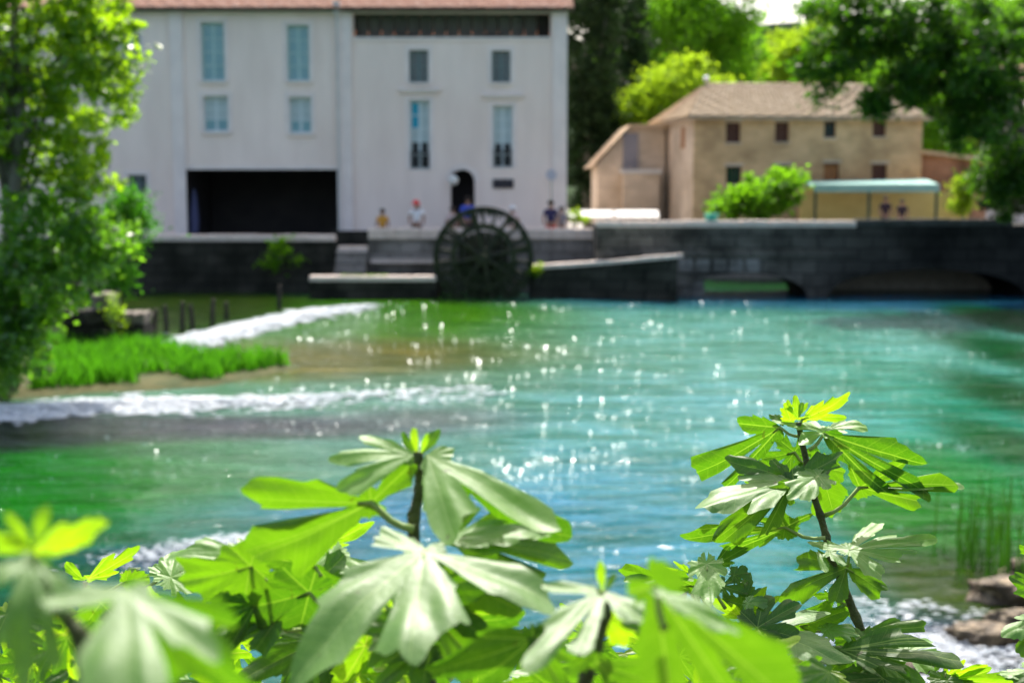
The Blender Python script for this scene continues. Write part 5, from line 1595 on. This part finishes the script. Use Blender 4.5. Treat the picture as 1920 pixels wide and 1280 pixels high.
def leaf_mesh(v, seed, droop=.25, fold=.12, wave=.05, width=1.0, fine=True, side=.2, lobe_curl=.25):
    nth, nr = (216, 10) if fine else (150, 7)
    th, rad, lob, lobes = leaf_outline(v, nth)
    r = random.Random(seed)
    ph = [r.uniform(0, 6.28) for _ in range(8)]
    rj = rad * (1 + .016 * np.sin(th * 29 + ph[0]) * (rad > .3) + .008 * np.sin(th * 57 + ph[1]) + .06 * np.sin(th * 5 + ph[2]) + .055 * np.sin(th * 11 + ph[6]) + .045 * np.sin(th * 19 + ph[3]))
    rj[-1] = rj[0]
    s = np.linspace(0, 1, nr + 1)[1:] ** .85
    X = np.outer(s, rj * np.cos(th)); Yy = np.outer(s, rj * np.sin(th)) * width
    # each lobe folds along its own rib and its tip curls down
    dmin = None
    for a, L, W, bl in lobes:
        ca, sa = math.cos(math.radians(a)), math.sin(math.radians(a))
        t_ = X * ca + Yy * sa; d_ = np.abs(-X * sa + Yy * ca)
        d_ = np.where(t_ > 0, d_, np.hypot(X, Yy))
        dmin = d_ if dmin is None else np.minimum(dmin, d_)
    rho = np.hypot(X, Yy)
    Z = fold * dmin * 1.6 - droop * (X * X - X) * .0
    Z = Z + droop * (X - X * np.abs(X)) - side * Yy * Yy - lobe_curl * np.clip(rho - .55, 0, 1) ** 2 * (np.abs(Yy) > .12) * 1.6
    Z = Z + wave * rho ** 1.5 * (np.sin(3.1 * np.arctan2(Yy, X) + ph[3]) + .7 * np.sin(X * 9 + ph[4]) * np.sin(Yy * 8 + ph[5]))
    Z = Z + .35 * wave * rho * np.sin(th * 17 + ph[7])[None, :] * (s[:, None] > .6)
    Z = Z - Z[-1, nth // 2] * X        # the tip stays on the rib line
    n1 = nth
    V = np.concatenate([[[0, 0, 0]], np.stack([X[:, :-1], Yy[:, :-1], Z[:, :-1]], axis=2).reshape(-1, 3)])
    F = [];
    for i in range(nth):
        j = (i + 1) % nth
        F.append((0, 1 + i, 1 + j))
    Q = []
    for k in range(nr - 1):
        for i in range(nth):
            j = (i + 1) % nth
            Q.append((1 + k * nth + i, 1 + (k + 1) * nth + i, 1 + (k + 1) * nth + j, 1 + k * nth + j))
    me = bpy.data.meshes.new('leaf')
    me.from_pydata(V.tolist(), [], F + Q)
    me.polygons.foreach_set("use_smooth", [True] * len(me.polygons))
    uvl = me.uv_layers.new(name="lobe")
    flob = np.concatenate([lob, np.tile(lob, nr - 1)])
    vi = np.zeros(len(me.loops), dtype=np.int32); me.loops.foreach_get("vertex_index", vi)
    pl = np.repeat(flob, [3] * len(F) + [4] * len(Q))
    ang = np.radians([l[0] for l in lobes])[pl]
    P_ = V[vi]
    u = P_[:, 0] * np.cos(ang) + P_[:, 1] * np.sin(ang); w = -P_[:, 0] * np.sin(ang) + P_[:, 1] * np.cos(ang)
    uvl.data.foreach_set("uv", np.stack([u, w], 1).astype(np.float32).ravel())
    me.update()
    return me


CAMV = Vector((0, 0, CAM_H))
LEAFN = [0]


def add_leaf(root, bx, by, tx, ty, d, dd=0.0, tilt=0.0, v='five', mat='leaf', width=1.0, p=None, pd=None, droop=.2, fold=.10, wave=.05, side=.2, curl=.25, flip=False, prad=.0022, yaw=None, exact=False):
    LEAFN[0] += 1
    b = at(bx, by, d); t_ = at(tx, ty, d)
    view = (CAMV - b).normalized()
    rl = random.Random(LEAFN[0] * 7 + 1)
    upv = (Vector((0, 0, 1)) - view * view.z).normalized()
    rt = upv.cross(view)
    a = R(tilt + (0 if exact else rl.gauss(0, 3))); yw = R(rl.gauss(0, 9) if yaw is None else yaw)
    nrm = ((view * math.cos(yw) + rt * math.sin(yw)) * math.cos(a) + upv * math.sin(a)).normalized()
    e = t_ - b; e -= view * e.dot(view)
    mrib = e - view * (e.dot(nrm) / view.dot(nrm))
    L = mrib.length; mrib.normalize()
    if not exact: width *= (e.length / L) ** .5
    if flip: nrm = -nrm
    yax = nrm.cross(mrib).normalized()
    mat4 = Matrix(((mrib.x, yax.x, nrm.x, b.x), (mrib.y, yax.y, nrm.y, b.y), (mrib.z, yax.z, nrm.z, b.z), (0, 0, 0, 1)))
    fine = d > 1.35
    me = leaf_mesh(v, LEAFN[0] * 13 + 5, droop, fold, wave, width, fine, side, curl)
    me.materials.append(M[mat])
    o = bpy.data.objects.new('leaf', me); COL.objects.link(o)
    o.parent = root
    o.location = b - Vector(root.location)
    o.rotation_euler = mat4.to_euler()
    o.scale = (L, L, L)
    if p is not None:
        q = at(p[0], p[1], pd if pd is not None else d)
        inv = (mat4 @ Matrix.Diagonal((L, L, L, 1))).inverted()
        mid = q.lerp(b, .55) + Vector((0, 0, -.12 * (b - q).length))
        pts = [q, q.lerp(mid, .5) + Vector((0, 0, -.03 * (b - q).length)), mid, b - nrm * .001, b + mrib * .012]
        m = MB(); m.tube([inv @ x for x in pts], [prad * 1.25 / L, prad / L, prad / L, prad * .95 / L, prad * .5 / L], n=8)
        m.build('petiole', M['petiole'], o, local=True, smooth=True)
    return o


def add_lobed(root, bx, by, tips, d, tilt, mat='leaf', **k):
    """one leaf whose lobes reach given points: each tip is carried onto the leaf's own plane"""
    b = at(bx, by, d)
    view = (CAMV - b).normalized()
    upv = (Vector((0, 0, 1)) - view * view.z).normalized()
    a = R(tilt)
    nrm = view * math.cos(a) + upv * math.sin(a)
    P3 = []
    for x, y, w in tips:
        dr = ray(x, y)
        P3.append((Vector((0, 0, CAM_H)) + dr * ((b - CAMV).dot(nrm) / dr.dot(nrm)) - b, w))
    L0 = P3[0][0].length; e1 = P3[0][0] / L0; e2 = nrm.cross(e1)
    lobes = []
    for v_, w in P3:
        ln = v_.length / L0
        lobes.append((math.degrees(math.atan2(v_.dot(e2), v_.dot(e1))), ln, w * 1.22 * ln, .46))
    mx = max(l[1] for l in lobes)
    VARIANTS['made%d' % LEAFN[0]] = (lobes, .14 * min(1.0, mx))
    return add_leaf(root, bx, by, tips[0][0], tips[0][1], d, 0, tilt, 'made%d' % LEAFN[0], mat, yaw=0, exact=True, **dict(dict(fold=.03, wave=.06), **k))


def shoot(label, stem_px, d, r0, r1, name='fig_shoot', base_y=None):
    """stem through photo pixels at distance d, run on down to the bank"""
    pts = [at(x, y, d + (k[0] if k else 0)) for x, y, *k in stem_px]
    last = pts[-1]
    gz = 1.9
    low = Vector((last.x + .05, last.y - .05, gz - .1))
    root = empty(name, (low.x, low.y, gz), label, 'fig shoot', 'fig shoots along the near bank')
    allp = pts + [last.lerp(low, .5) + Vector((.01, 0, 0)), low]
    n = len(allp)
    # fine polyline with small swellings at the nodes
    fp, fr = [], []
    for i in range(n - 1):
        for k in range(4):
            f = k / 4
            fp.append(allp[i].lerp(allp[i + 1], f)); g = (i + f) / (n - 1)
            rad = r0 + (r1 - r0) * min(1, g * 1.3)
            fr.append(rad * (1.28 if k == 0 and i > 0 else 1.0))
    fp.append(allp[-1]); fr.append(r1)
    m = MB(); m.tube(fp, fr, n=10); m.build('stem', M['stem'], root, smooth=True)
    return root


# --- the sharp shoot at right
A = shoot('tall fig shoot in sharp focus at the right, lobed leaves up a dark stem', [(1497, 792), (1503, 826), (1514, 872), (1524, 925), (1538, 965), (1549, 1005), (1560, 1045), (1578, 1088), (1604, 1155), (1640, 1240), (1668, 1300)], 2.0, .0040, .0064)
La = lambda *a, **k: add_leaf(A, *a, **k)
La(1547, 809, 1456, 792, 1.99, -.02, 64, 'three', 'leaf_silver', droop=.1, width=1.0)
La(1552, 806, 1622, 802, 2.03, .03, 52, 'strap', 'leaf_silver', droop=.3, width=1.5)
La(1496, 782, 1492, 742, 2.0, .0, -12, 'young', 'leaf_young', width=1.7, droop=.1)
La(1498, 782, 1506, 754, 1.99, -.01, 15, 'lance', 'leaf_young', width=1.3, droop=.1)
La(1482, 787, 1470, 755, 2.01, .01, -25, 'broad', 'leaf_young', width=.9, droop=.1)
La(1470, 790, 1444, 779, 2.02, .01, 25, 'ovate', 'leaf', width=1.1)
La(1504, 786, 1588, 737, 2.0, -.02, -42, 'strap', 'leaf_young', width=.75, droop=.25, p=(1500, 796))
La(1510, 776, 1587, 782, 2.01, .02, -40, 'lance', 'leaf_young', width=1.0, droop=.2)
La(1494, 852, 1535, 880, 2.09, .02, -18, 'three', 'leaf', width=1.1)
La(1482, 901, 1363, 864, 1.97, -.04, 33, 'half', 'leaf', p=(1520, 884), droop=.24, width=1.0, fold=.05)
La(1484, 903, 1316, 950, 1.95, -.03, 58, 'strap', 'leaf_silver', droop=.16, width=1.35)
La(1480, 898, 1462, 868, 1.96, .0, 18, 'lance', 'leaf', width=1.8)
La(1486, 900, 1498, 872, 1.96, .0, 22, 'lance', 'leaf_silver', width=1.4)
La(1478, 906, 1398, 905, 2.02, .03, -20, 'five', 'leaf', width=1.0)
La(1488, 902, 1580, 850, 1.95, .02, 22, 'ovate', 'leaf', width=.72, droop=.12)
La(1534, 892, 1483, 932, 1.93, -.04, 46, 'broad', 'leaf_silver', width=1.05, p=(1522, 912), droop=.1)
La(1538, 874, 1566, 972, 2.05, .03, -26, 'broad', 'leaf', width=.8, droop=.08, fold=.04, wave=.03)
La(1640, 914, 1790, 918, 1.99, .02, 66, 'lance', 'leaf_silver', width=1.1, droop=.1)
La(1340, 1057, 1404, 1023, 1.98, .02, -30, 'strap', 'leaf', width=.9, droop=.15)
La(1554, 1036, 1584, 1058, 1.93, -.02, 52, 'ovate', 'leaf_silver', width=1.1)
La(1532, 1034, 1550, 1072, 1.94, -.02, 50, 'lance', 'leaf_silver', width=1.3)
La(1500, 1172, 1590, 1142, 1.95, .0, -30, 'ovate', 'leaf', width=.9, p=(1560, 1180), droop=.2)
La(1552, 1178, 1610, 1190, 1.92, -.03, 46, 'broad', 'leaf_silver', width=1.1)
La(1700, 1222, 1792, 1240, 1.91, .02, 48, 'three', 'leaf_silver', width=.9)
La(1646, 1232, 1560, 1310, 1.93, -.04, 16, 'wide', 'leaf', width=1.0)
La(1650, 1226, 1712, 1330, 1.96, -.03, 14, 'broad', 'leaf', width=.95)
La(1632, 1210, 1604, 1300, 2.0, .02, -10, 'broad', 'leaf', width=.9)
La(1600, 1200, 1555, 1262, 1.97, -.02, -18, 'broad', 'leaf', width=.8)
La(1655, 1270, 1600, 1340, 1.9, -.03, 18, 'wide', 'leaf')

# --- young side shoot beside it at the bottom edge
S = shoot('small young fig shoot with yellow tips at the bottom edge right of the sharp one', [(1776, 1262), (1770, 1290)], 1.95, .003, .005)
for a in ((1776, 1264, 1846, 1248, 1.95, .02, -42, 'young', 'leaf_young', 1.3), (1792, 1272, 1895, 1278, 1.94, .02, -38, 'strap', 'leaf_young', 1.2), (1780, 1266, 1770, 1248, 1.96, 0, -10, 'lance', 'leaf_young', 1.4),
          (1776, 1275, 1800, 1320, 1.93, -.02, 20, 'broad', 'leaf', 1.0), (1768, 1272, 1740, 1320, 1.95, -.02, 14, 'broad', 'leaf', 1.0), (1782, 1290, 1850, 1300, 1.93, .0, 30, 'three', 'leaf', 1.0), (1750, 1262, 1762, 1240, 1.96, 0, 10, 'lance', 'leaf', 1.5)):
    add_leaf(S, *a[:9], width=a[9])
# --- shoot leaning in from the right edge
E = shoot('fig shoot leaning in from beyond the right edge of the view', [(1985, 1060), (1975, 1180), (1965, 1300)], 1.95, .005, .007)
for a in ((1960, 1110, 1898, 1082, 1.95, 0, -16, 'broad', 'leaf', 1.0), (1960, 1040, 1908, 1028, 1.96, 0, -40, 'strap', 'leaf', 1.1), (1950, 1160, 1888, 1190, 1.93, -.02, 52, 'strap', 'leaf_silver', 1.5), (1945, 1175, 1912, 1226, 1.92, -.02, 16, 'ovate', 'leaf', 1.0),
          (1950, 1270, 1872, 1262, 1.9, 0, 50, 'three', 'leaf_silver', 1.2), (1960, 1260, 1900, 1300, 1.9, 0, 40, 'broad', 'leaf', 1.0)):
    add_leaf(E, *a[:9], width=a[9], p=(1975, 1150), pd=1.96)

# --- low sharp shoot with yellow bud in front of the tall one
Q = shoot('low fig shoot with yellow bud and pale oval leaf left of the sharp shoot', [(1394, 1150), (1388, 1190), (1384, 1240), (1380, 1300)], 1.88, .0036, .006)
Lq = lambda *a, **k: add_leaf(Q, *a, **k)
Lq(1325, 1057, 1331, 1124, 1.86, -.03, 38, 'broad', 'leaf_silver', width=.95, droop=.06, p=(1360, 1140))
Lq(1302, 1098, 1174, 1076, 1.87, -.02, -42, 'strap', 'leaf', width=1.25, droop=.25, p=(1372, 1180))
Lq(1300, 1086, 1178, 1088, 1.86, -.02, 44, 'lance', 'leaf_silver', width=1.2, droop=.25)
Lq(1296, 1072, 1228, 1062, 1.88, .0, -36, 'lance', 'leaf_young', width=.8)
Lq(1296, 1074, 1264, 1052, 1.89, .0, -30, 'lance', 'leaf_young', width=.8)
Lq(1296, 1075, 1280, 1056, 1.89, .0, -28, 'lance', 'leaf_young', width=.9)
Lq(1393, 1158, 1335, 1122, 1.87, -.01, -34, 'strap', 'leaf_young', width=.9)
Lq(1394, 1152, 1368, 1128, 1.88, .0, -24, 'lance', 'leaf_young', width=1.2)
Lq(1396, 1148, 1368, 1148, 1.88, .0, -20, 'lance', 'leaf_young', width=.9)
Lq(1395, 1150, 1402, 1128, 1.88, .0, -10, 'lance', 'leaf_young', width=1.0)
Lq(1398, 1146, 1468, 1118, 1.88, .01, -38, 'young', 'leaf_young', width=1.5)
Lq(1404, 1144, 1448, 1128, 1.89, .01, -36, 'lance', 'leaf_young', width=1.3)
Lq(1392, 1132, 1350, 1120, 1.9, .0, -12, 'ovate', 'leaf', width=1.1)
Lq(1395, 1130, 1404, 1076, 1.92, .02, 20, 'ovate', 'leaf', width=.9)
Lq(1376, 1078, 1408, 1072, 1.92, .02, 18, 'broad', 'leaf', width=1.2)
Lq(1354, 1098, 1400, 1112, 1.92, .01, 16, 'three', 'leaf', width=1.1)
Lq(1398, 1124, 1438, 1106, 1.91, .01, 18, 'three', 'leaf', width=1.2)
Lq(1402, 1130, 1440, 1128, 1.87, .0, 40, 'broad', 'leaf_silver', width=1.0)
Lq(1290, 1100, 1262, 1128, 1.9, .0, 16, 'ovate', 'leaf', width=1.1)
Lq(1300, 1100, 1310, 1132, 1.91, .0, 20, 'ovate', 'leaf', width=.9)
Lq(1420, 1176, 1500, 1132, 1.84, .0, 30, 'wide', 'leaf', width=.8)
Lq(1384, 1180, 1350, 1230, 1.85, -.03, 20, 'broad', 'leaf')
Lq(1388, 1190, 1440, 1250, 1.85, -.03, 16, 'wide', 'leaf')

# --- big blurred leaf close to the lens, lower right of centre
D = shoot('strongly blurred fig shoot with huge bright green leaf low right of centre', [(1236, 1104, .03), (1262, 1180, .10), (1275, 1300, .14)], .80, .003, .005)
Ld = lambda *a, **k: add_leaf(D, *a, **k)
Ld(1236, 1110, 1390, 1190, .78, .03, 48, 'strap', 'leaf_silver', width=.6, droop=.1)
Ld(1240, 1096, 1252, 1070, .82, 0, -20, 'lance', 'leaf_young', width=1.2)

# --- blurred shoot with pale tip
F_ = shoot('blurred fig shoot with pale drooping tip leaves low in the middle', [(1131, 1108), (1136, 1150), (1118, 1210), (1100, 1260), (1088, 1320)], .98, .0035, .006)
Lf = lambda *a, **k: add_leaf(F_, *a, **k)
Lf(1130, 1106, 1126, 1056, .98, 0, -14, 'lance', 'leaf_young', width=1.3, droop=.1)
Lf(1136, 1108, 1152, 1074, .98, 0, 10, 'lance', 'leaf', width=1.2, droop=.1)
Lf(1136, 1160, 1180, 1208, .99, 0, -24, 'broad', 'leaf_young', width=.9)
Lf(1140, 1168, 1230, 1160, 1.3, 0, 18, 'ovate', 'leaf', width=.9)
Lf(1110, 1225, 1066, 1262, .97, -.02, -20, 'ovate', 'leaf', width=.8)
Lf(1118, 1240, 1260, 1290, .96, -.02, -34, 'strap', 'leaf', width=1.0)

# --- central shoot
Bc = shoot('soft focused fig shoot at centre, bud above and big white-shining leaf below', [(784, 846), (787, 880), (788, 915), (776, 965), (776, 1030), (790, 1110), (800, 1200), (806, 1300)], 1.22, .0042, .0065)
Lb = lambda *a, **k: add_leaf(Bc, *a, **k)
Lb(782, 852, 774, 798, 1.22, 0, -10, 'lance', 'leaf_young', width=1.0, droop=.05)
Lb(788, 852, 824, 806, 1.22, .0, 2, 'lance', 'leaf', width=1.3, droop=.1)
Lb(778, 852, 752, 812, 1.23, .0, 4, 'lance', 'leaf', width=1.2, droop=.1)
Lb(790, 848, 802, 814, 1.21, 0, -24, 'lance', 'leaf_young', width=1.1)
Lb(775, 862, 728, 900, 1.25, .0, 10, 'ovate', 'leaf', width=.8)
Lb(800, 912, 826, 902, 1.22, 0, 0, 'lance', 'leaf_young', width=.7, p=(788, 918))
Lb(840, 1010, 1020, 1006, 1.19, -.02, 56, 'strap', 'leaf_silver', width=.9, droop=.2)
Lb(812, 1050, 985, 1150, 1.16, -.02, -26, 'club', 'leaf', width=1.2, droop=.1)
Lb(800, 1100, 920, 1206, 1.13, -.05, -22, 'three', 'leaf', width=1.0, droop=.1)
Lb(806, 1150, 900, 1250, 1.16, -.03, -10, 'broad', 'leaf', width=.8)
Lb(1000, 1196, 800, 1262, 1.05, -.04, -34, 'strap', 'leaf', width=1.15, droop=.12)
Lb(1002, 1196, 1060, 1300, 1.05, -.04, -12, 'half', 'leaf', width=1.0, droop=.1)
Lb(806, 1190, 660, 1160, 1.2, .05, 14, 'wide', 'leaf', width=.8)
Lb(802, 1205, 700, 1290, 1.2, .0, 18, 'wide', 'leaf', width=.8)

# --- mid-left cluster
G = shoot('bright green cluster of fig leaves left of the central shoot', [(596, 1030), (604, 1090), (600, 1180), (596, 1300)], 1.5, .004, .0065)
Lg = lambda *a, **k: add_leaf(G, *a, **k)
Lg(600, 1026, 690, 980, 1.5, .0, -40, 'strap', 'leaf_young', width=.8, droop=.12)
Lg(598, 1026, 556, 1012, 1.5, .0, -30, 'lance', 'leaf_young', width=1.1)
Lg(596, 1030, 580, 1000, 1.52, .0, -18, 'lance', 'leaf_young', width=1.1)
Lg(580, 1110, 402, 1148, 1.3, -.04, -28, 'broad', 'leaf', width=.8, p=(602, 1130))
Lg(565, 1150, 402, 1190, 1.4, -.02, 26, 'strap', 'leaf', width=1.0, droop=.2)
Lg(556, 1145, 560, 1232, 1.75, -.03, 22, 'ovate', 'leaf_silver', width=1.05, droop=.05, p=(600, 1160))
Lg(620, 1040, 700, 1100, 1.45, .0, 44, 'ovate', 'leaf_silver', width=.8)
Lg(606, 1080, 680, 1180, 1.4, -.02, 12, 'wide', 'leaf', width=.8)
Lg(600, 1190, 540, 1290, 1.5, -.02, 16, 'wide', 'leaf', width=.9)
Lg(604, 1190, 690, 1290, 1.5, -.02, -16, 'broad', 'leaf', width=.9)
Lg(596, 1200, 460, 1270, 1.45, -.02, 14, 'three', 'leaf', width=1.0)
Lg(470, 1060, 330, 1090, 1.25, -.03, -26, 'broad', 'leaf', width=.8, p=(590, 1090), pd=1.45)
Lg(474, 1050, 330, 1050, 1.4, .0, 48, 'broad', 'leaf_silver', width=.85)
Lg(480, 1130, 340, 1180, 1.3, -.02, -24, 'five', 'leaf', width=.9, p=(598, 1160), pd=1.45)

# --- blurred big shoot at the left, close to the lens
C_ = shoot('very blurred fig shoot close to the lens at the left edge with pale leaves', [(62, 1040), (66, 1080), (110, 1140), (150, 1190), (168, 1300)], .68, .0026, .005)
Lc = lambda *a, **k: add_leaf(C_, *a, **k)
Lc(66, 1030, 202, 972, .68, 0, -34, 'strap', 'leaf_young', width=.9, droop=.16)
Lc(64, 1026, 88, 946, .68, 0, -12, 'lance', 'leaf_young', width=1.1, droop=.1)
Lc(58, 1028, 18, 962, .68, 0, -14, 'lance', 'leaf_young', width=1.1, droop=.1)
Lc(54, 1032, -30, 990, .68, 0, -34, 'strap', 'leaf_young', width=1.0)
Lc(64, 1050, 60, 1120, .69, 0, -24, 'broad', 'leaf', width=.8)
W_ = shoot('blurred fig shoot with the large white leaf at lower left', [(236, 1104), (240, 1180), (230, 1300)], .64, .0026, .005)
Lw = lambda *a, **k: add_leaf(W_, *a, **k)
Lw(240, 1112, 470, 1310, .63, -.04, -28, 'strap', 'leaf', width=1.1, droop=.1)
Lw(250, 1250, 330, 1310, .66, 0, -20, 'broad', 'leaf', width=.8)

# --- sharp young tips at the left, farther off
H_ = shoot('small sharp fig tip with yellow young leaves at the lower left', [(160, 1090), (164, 1140), (160, 1300)], 1.85, .0035, .006)
Lh = lambda *a, **k: add_leaf(H_, *a, **k)
Lh(166, 1084, 265, 1027, 1.85, 0, -40, 'strap', 'leaf_young', width=.75, droop=.15)
Lh(156, 1086, 122, 1054, 1.85, 0, -24, 'lance', 'leaf_young', width=1.4)
Lh(160, 1086, 134, 1078, 1.86, 0, -34, 'lance', 'leaf_young', width=1.4)
Lh(162, 1082, 196, 1072, 1.86, 0, -30, 'lance', 'leaf_young', width=1.4)
Lh(236, 1090, 280, 1078, 1.8, 0, -20, 'broad', 'leaf_young', width=1.0, p=(164, 1110))
Lh(230, 1080, 262, 1066, 1.85, 0, 40, 'ovate', 'leaf', width=1.2)
Lh(310, 1080, 345, 1032, 1.8, 0, 46, 'broad', 'leaf_silver', width=1.2, p=(164, 1120))
Lh(320, 1082, 420, 1050, 1.75, 0, 44, 'broad', 'leaf_silver', width=1.0)

# --- leaves whose lobes are placed one by one
Z = add_lobed
Z(A, 1462, 801, [(1296, 891, .17), (1384, 790, .24), (1398, 866, .13)], 2.0, -30, p=(1500, 818), droop=.16, fold=.05, side=.12, curl=.1)
Z(A, 1546, 812, [(1742, 926, .14), (1748, 880, .11), (1604, 868, .17)], 1.98, -26, p=(1517, 843), droop=.12, fold=.05, side=.1, curl=.1, prad=.0026)
Z(A, 1490, 847, [(1420, 862, .16), (1452, 816, .22), (1462, 886, .15), (1506, 880, .17), (1514, 812, .16)], 2.06, -16, p=(1512, 872), droop=.1, side=.1)
Z(A, 1612, 913, [(1797, 908, .12), (1690, 872, .17), (1592, 868, .13), (1730, 940, .12)], 2.0, -32, p=(1546, 966), droop=.08, side=.1, curl=.1, prad=.0030)
Z(A, 1472, 988, [(1282, 1010, .12), (1340, 990, .10), (1454, 956, .24), (1523, 963, .10), (1424, 972, .16), (1412, 1016, .17), (1362, 1026, .12)], 1.98, -30, p=(1547, 1008), droop=.1, side=.06, curl=.05, prad=.0026)
Z(A, 1482, 904, [(1357, 1012, .22), (1426, 946, .16), (1440, 990, .14)], 1.93, -10, droop=.08, fold=.05, side=.1)
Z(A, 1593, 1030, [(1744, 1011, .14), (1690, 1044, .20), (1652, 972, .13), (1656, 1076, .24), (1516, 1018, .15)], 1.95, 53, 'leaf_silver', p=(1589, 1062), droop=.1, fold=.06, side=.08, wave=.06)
Z(A, 1587, 1064, [(1655, 1108, .26), (1566, 1128, .20), (1464, 1112, .17), (1498, 1040, .19), (1520, 1090, .12)], 1.99, 10, p=(1580, 1092), droop=.08, side=.1)
Z(A, 1567, 1117, [(1518, 1162, .22), (1604, 1160, .22), (1574, 1088, .22), (1526, 1116, .2)], 2.03, -22, p=(1596, 1136), droop=.08)
Z(A, 1440, 1184, [(1578, 1243, .21), (1548, 1140, .15), (1502, 1162, .14)], 1.85, 53, 'leaf_silver', droop=.08, wave=.04, side=.08)
Z(A, 1578, 1218, [(1792, 1238, .15), (1733, 1194, .14), (1690, 1206, .12), (1640, 1250, .2)], 1.9, 33, droop=.1, p=(1632, 1222), side=.08)
Z(A, 1620, 1186, [(1748, 1172, .14), (1690, 1166, .12), (1706, 1200, .14)], 1.97, 26, p=(1612, 1196), droop=.1)
Z(Bc, 696, 942, [(474, 934, .19), (462, 1046, .20), (560, 1010, .14), (632, 970, .24), (772, 872, .16), (690, 902, .16)], 1.2, -24, p=(776, 992), droop=.1, side=.1, curl=.12, prad=.0034)
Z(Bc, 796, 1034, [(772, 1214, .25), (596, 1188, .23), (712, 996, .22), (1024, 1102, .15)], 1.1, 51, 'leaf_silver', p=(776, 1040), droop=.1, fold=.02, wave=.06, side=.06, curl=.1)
Z(Bc, 772, 852, [(620, 860, .16), (678, 820, .13), (640, 915, .15)], 1.2, 36, 'leaf_silver', droop=.1, side=.06)
Z(Bc, 802, 854, [(1066, 1002, .10), (848, 1000, .17)], 1.2, 40, 'leaf_silver', droop=.08, side=.05)
Z(Bc, 860, 900, [(1066, 1002, .13), (1000, 950, .16)], 1.21, -34, droop=.1)
Z(Bc, 846, 1012, [(1012, 960, .26), (1062, 1040, .24), (1030, 1086, .2), (880, 960, .2)], 1.24, 14, p=(780, 1030), droop=.1)
Z(Bc, 835, 1010, [(1020, 1004, .14), (960, 1040, .16)], 1.2, 54, 'leaf_silver', droop=.14)
Z(D, 1228, 1096, [(1510, 1335, .15), (1262, 1335, .17), (1400, 1350, .14), (1172, 1114, .16)], .80, -26, p=(1246, 1180), droop=.06, fold=.05, wave=.03, side=.06, curl=.05)
Z(F_, 1130, 1110, [(1012, 1236, .17), (1222, 1168, .17), (1026, 1092, .15), (1090, 1190, .12)], .97, 53, 'leaf_silver', droop=.1, side=.06)
Z(W_, 236, 1106, [(250, 1325, .22), (98, 1128, .18), (380, 1210, .17)], .62, 48, 'leaf_silver', droop=.06, fold=.02, wave=.05, side=.05)
Z(C_, 60, 1044, [(-40, 1100, .17), (126, 1112, .16), (36, 1205, .16), (98, 1172, .14)], .67, 46, 'leaf_silver', droop=.08)
Z(G, 590, 1058, [(440, 1122, .20), (430, 1036, .19), (480, 1184, .18), (656, 1140, .18)], 1.36, -24, p=(602, 1080), droop=.08)
Z(G, 540, 1130, [(400, 1150, .20), (420, 1196, .16), (470, 1230, .16), (610, 1190, .18)], 1.32, 16, p=(602, 1130), droop=.1)

# --- leaves of the thicket behind and below, filling the lower edge
K = shoot('shaded thicket of fig leaves along the bottom edge below the central shoot', [(900, 1230), (905, 1300)], 1.7, .005, .007)
rk = random.Random(5)
for i in range(230):
    x = rk.uniform(-40, 1560); y = rk.uniform(1125, 1340)
    if x > 1150: y = rk.uniform(1205, 1340)
    if 860 < x < 1000 and y < 1235: continue
    if 455 < x < 555 and 1150 < y < 1240: continue
    if 1010 < x < 1180 and y < 1190: continue
    ang = rk.uniform(0, 6.28); ln = rk.uniform(60, 135)
    d = rk.uniform(1.25, 2.1)
    tl = rk.choice([-36, -26, -18, 12, -22, 24, 50, -40, -30, 16])
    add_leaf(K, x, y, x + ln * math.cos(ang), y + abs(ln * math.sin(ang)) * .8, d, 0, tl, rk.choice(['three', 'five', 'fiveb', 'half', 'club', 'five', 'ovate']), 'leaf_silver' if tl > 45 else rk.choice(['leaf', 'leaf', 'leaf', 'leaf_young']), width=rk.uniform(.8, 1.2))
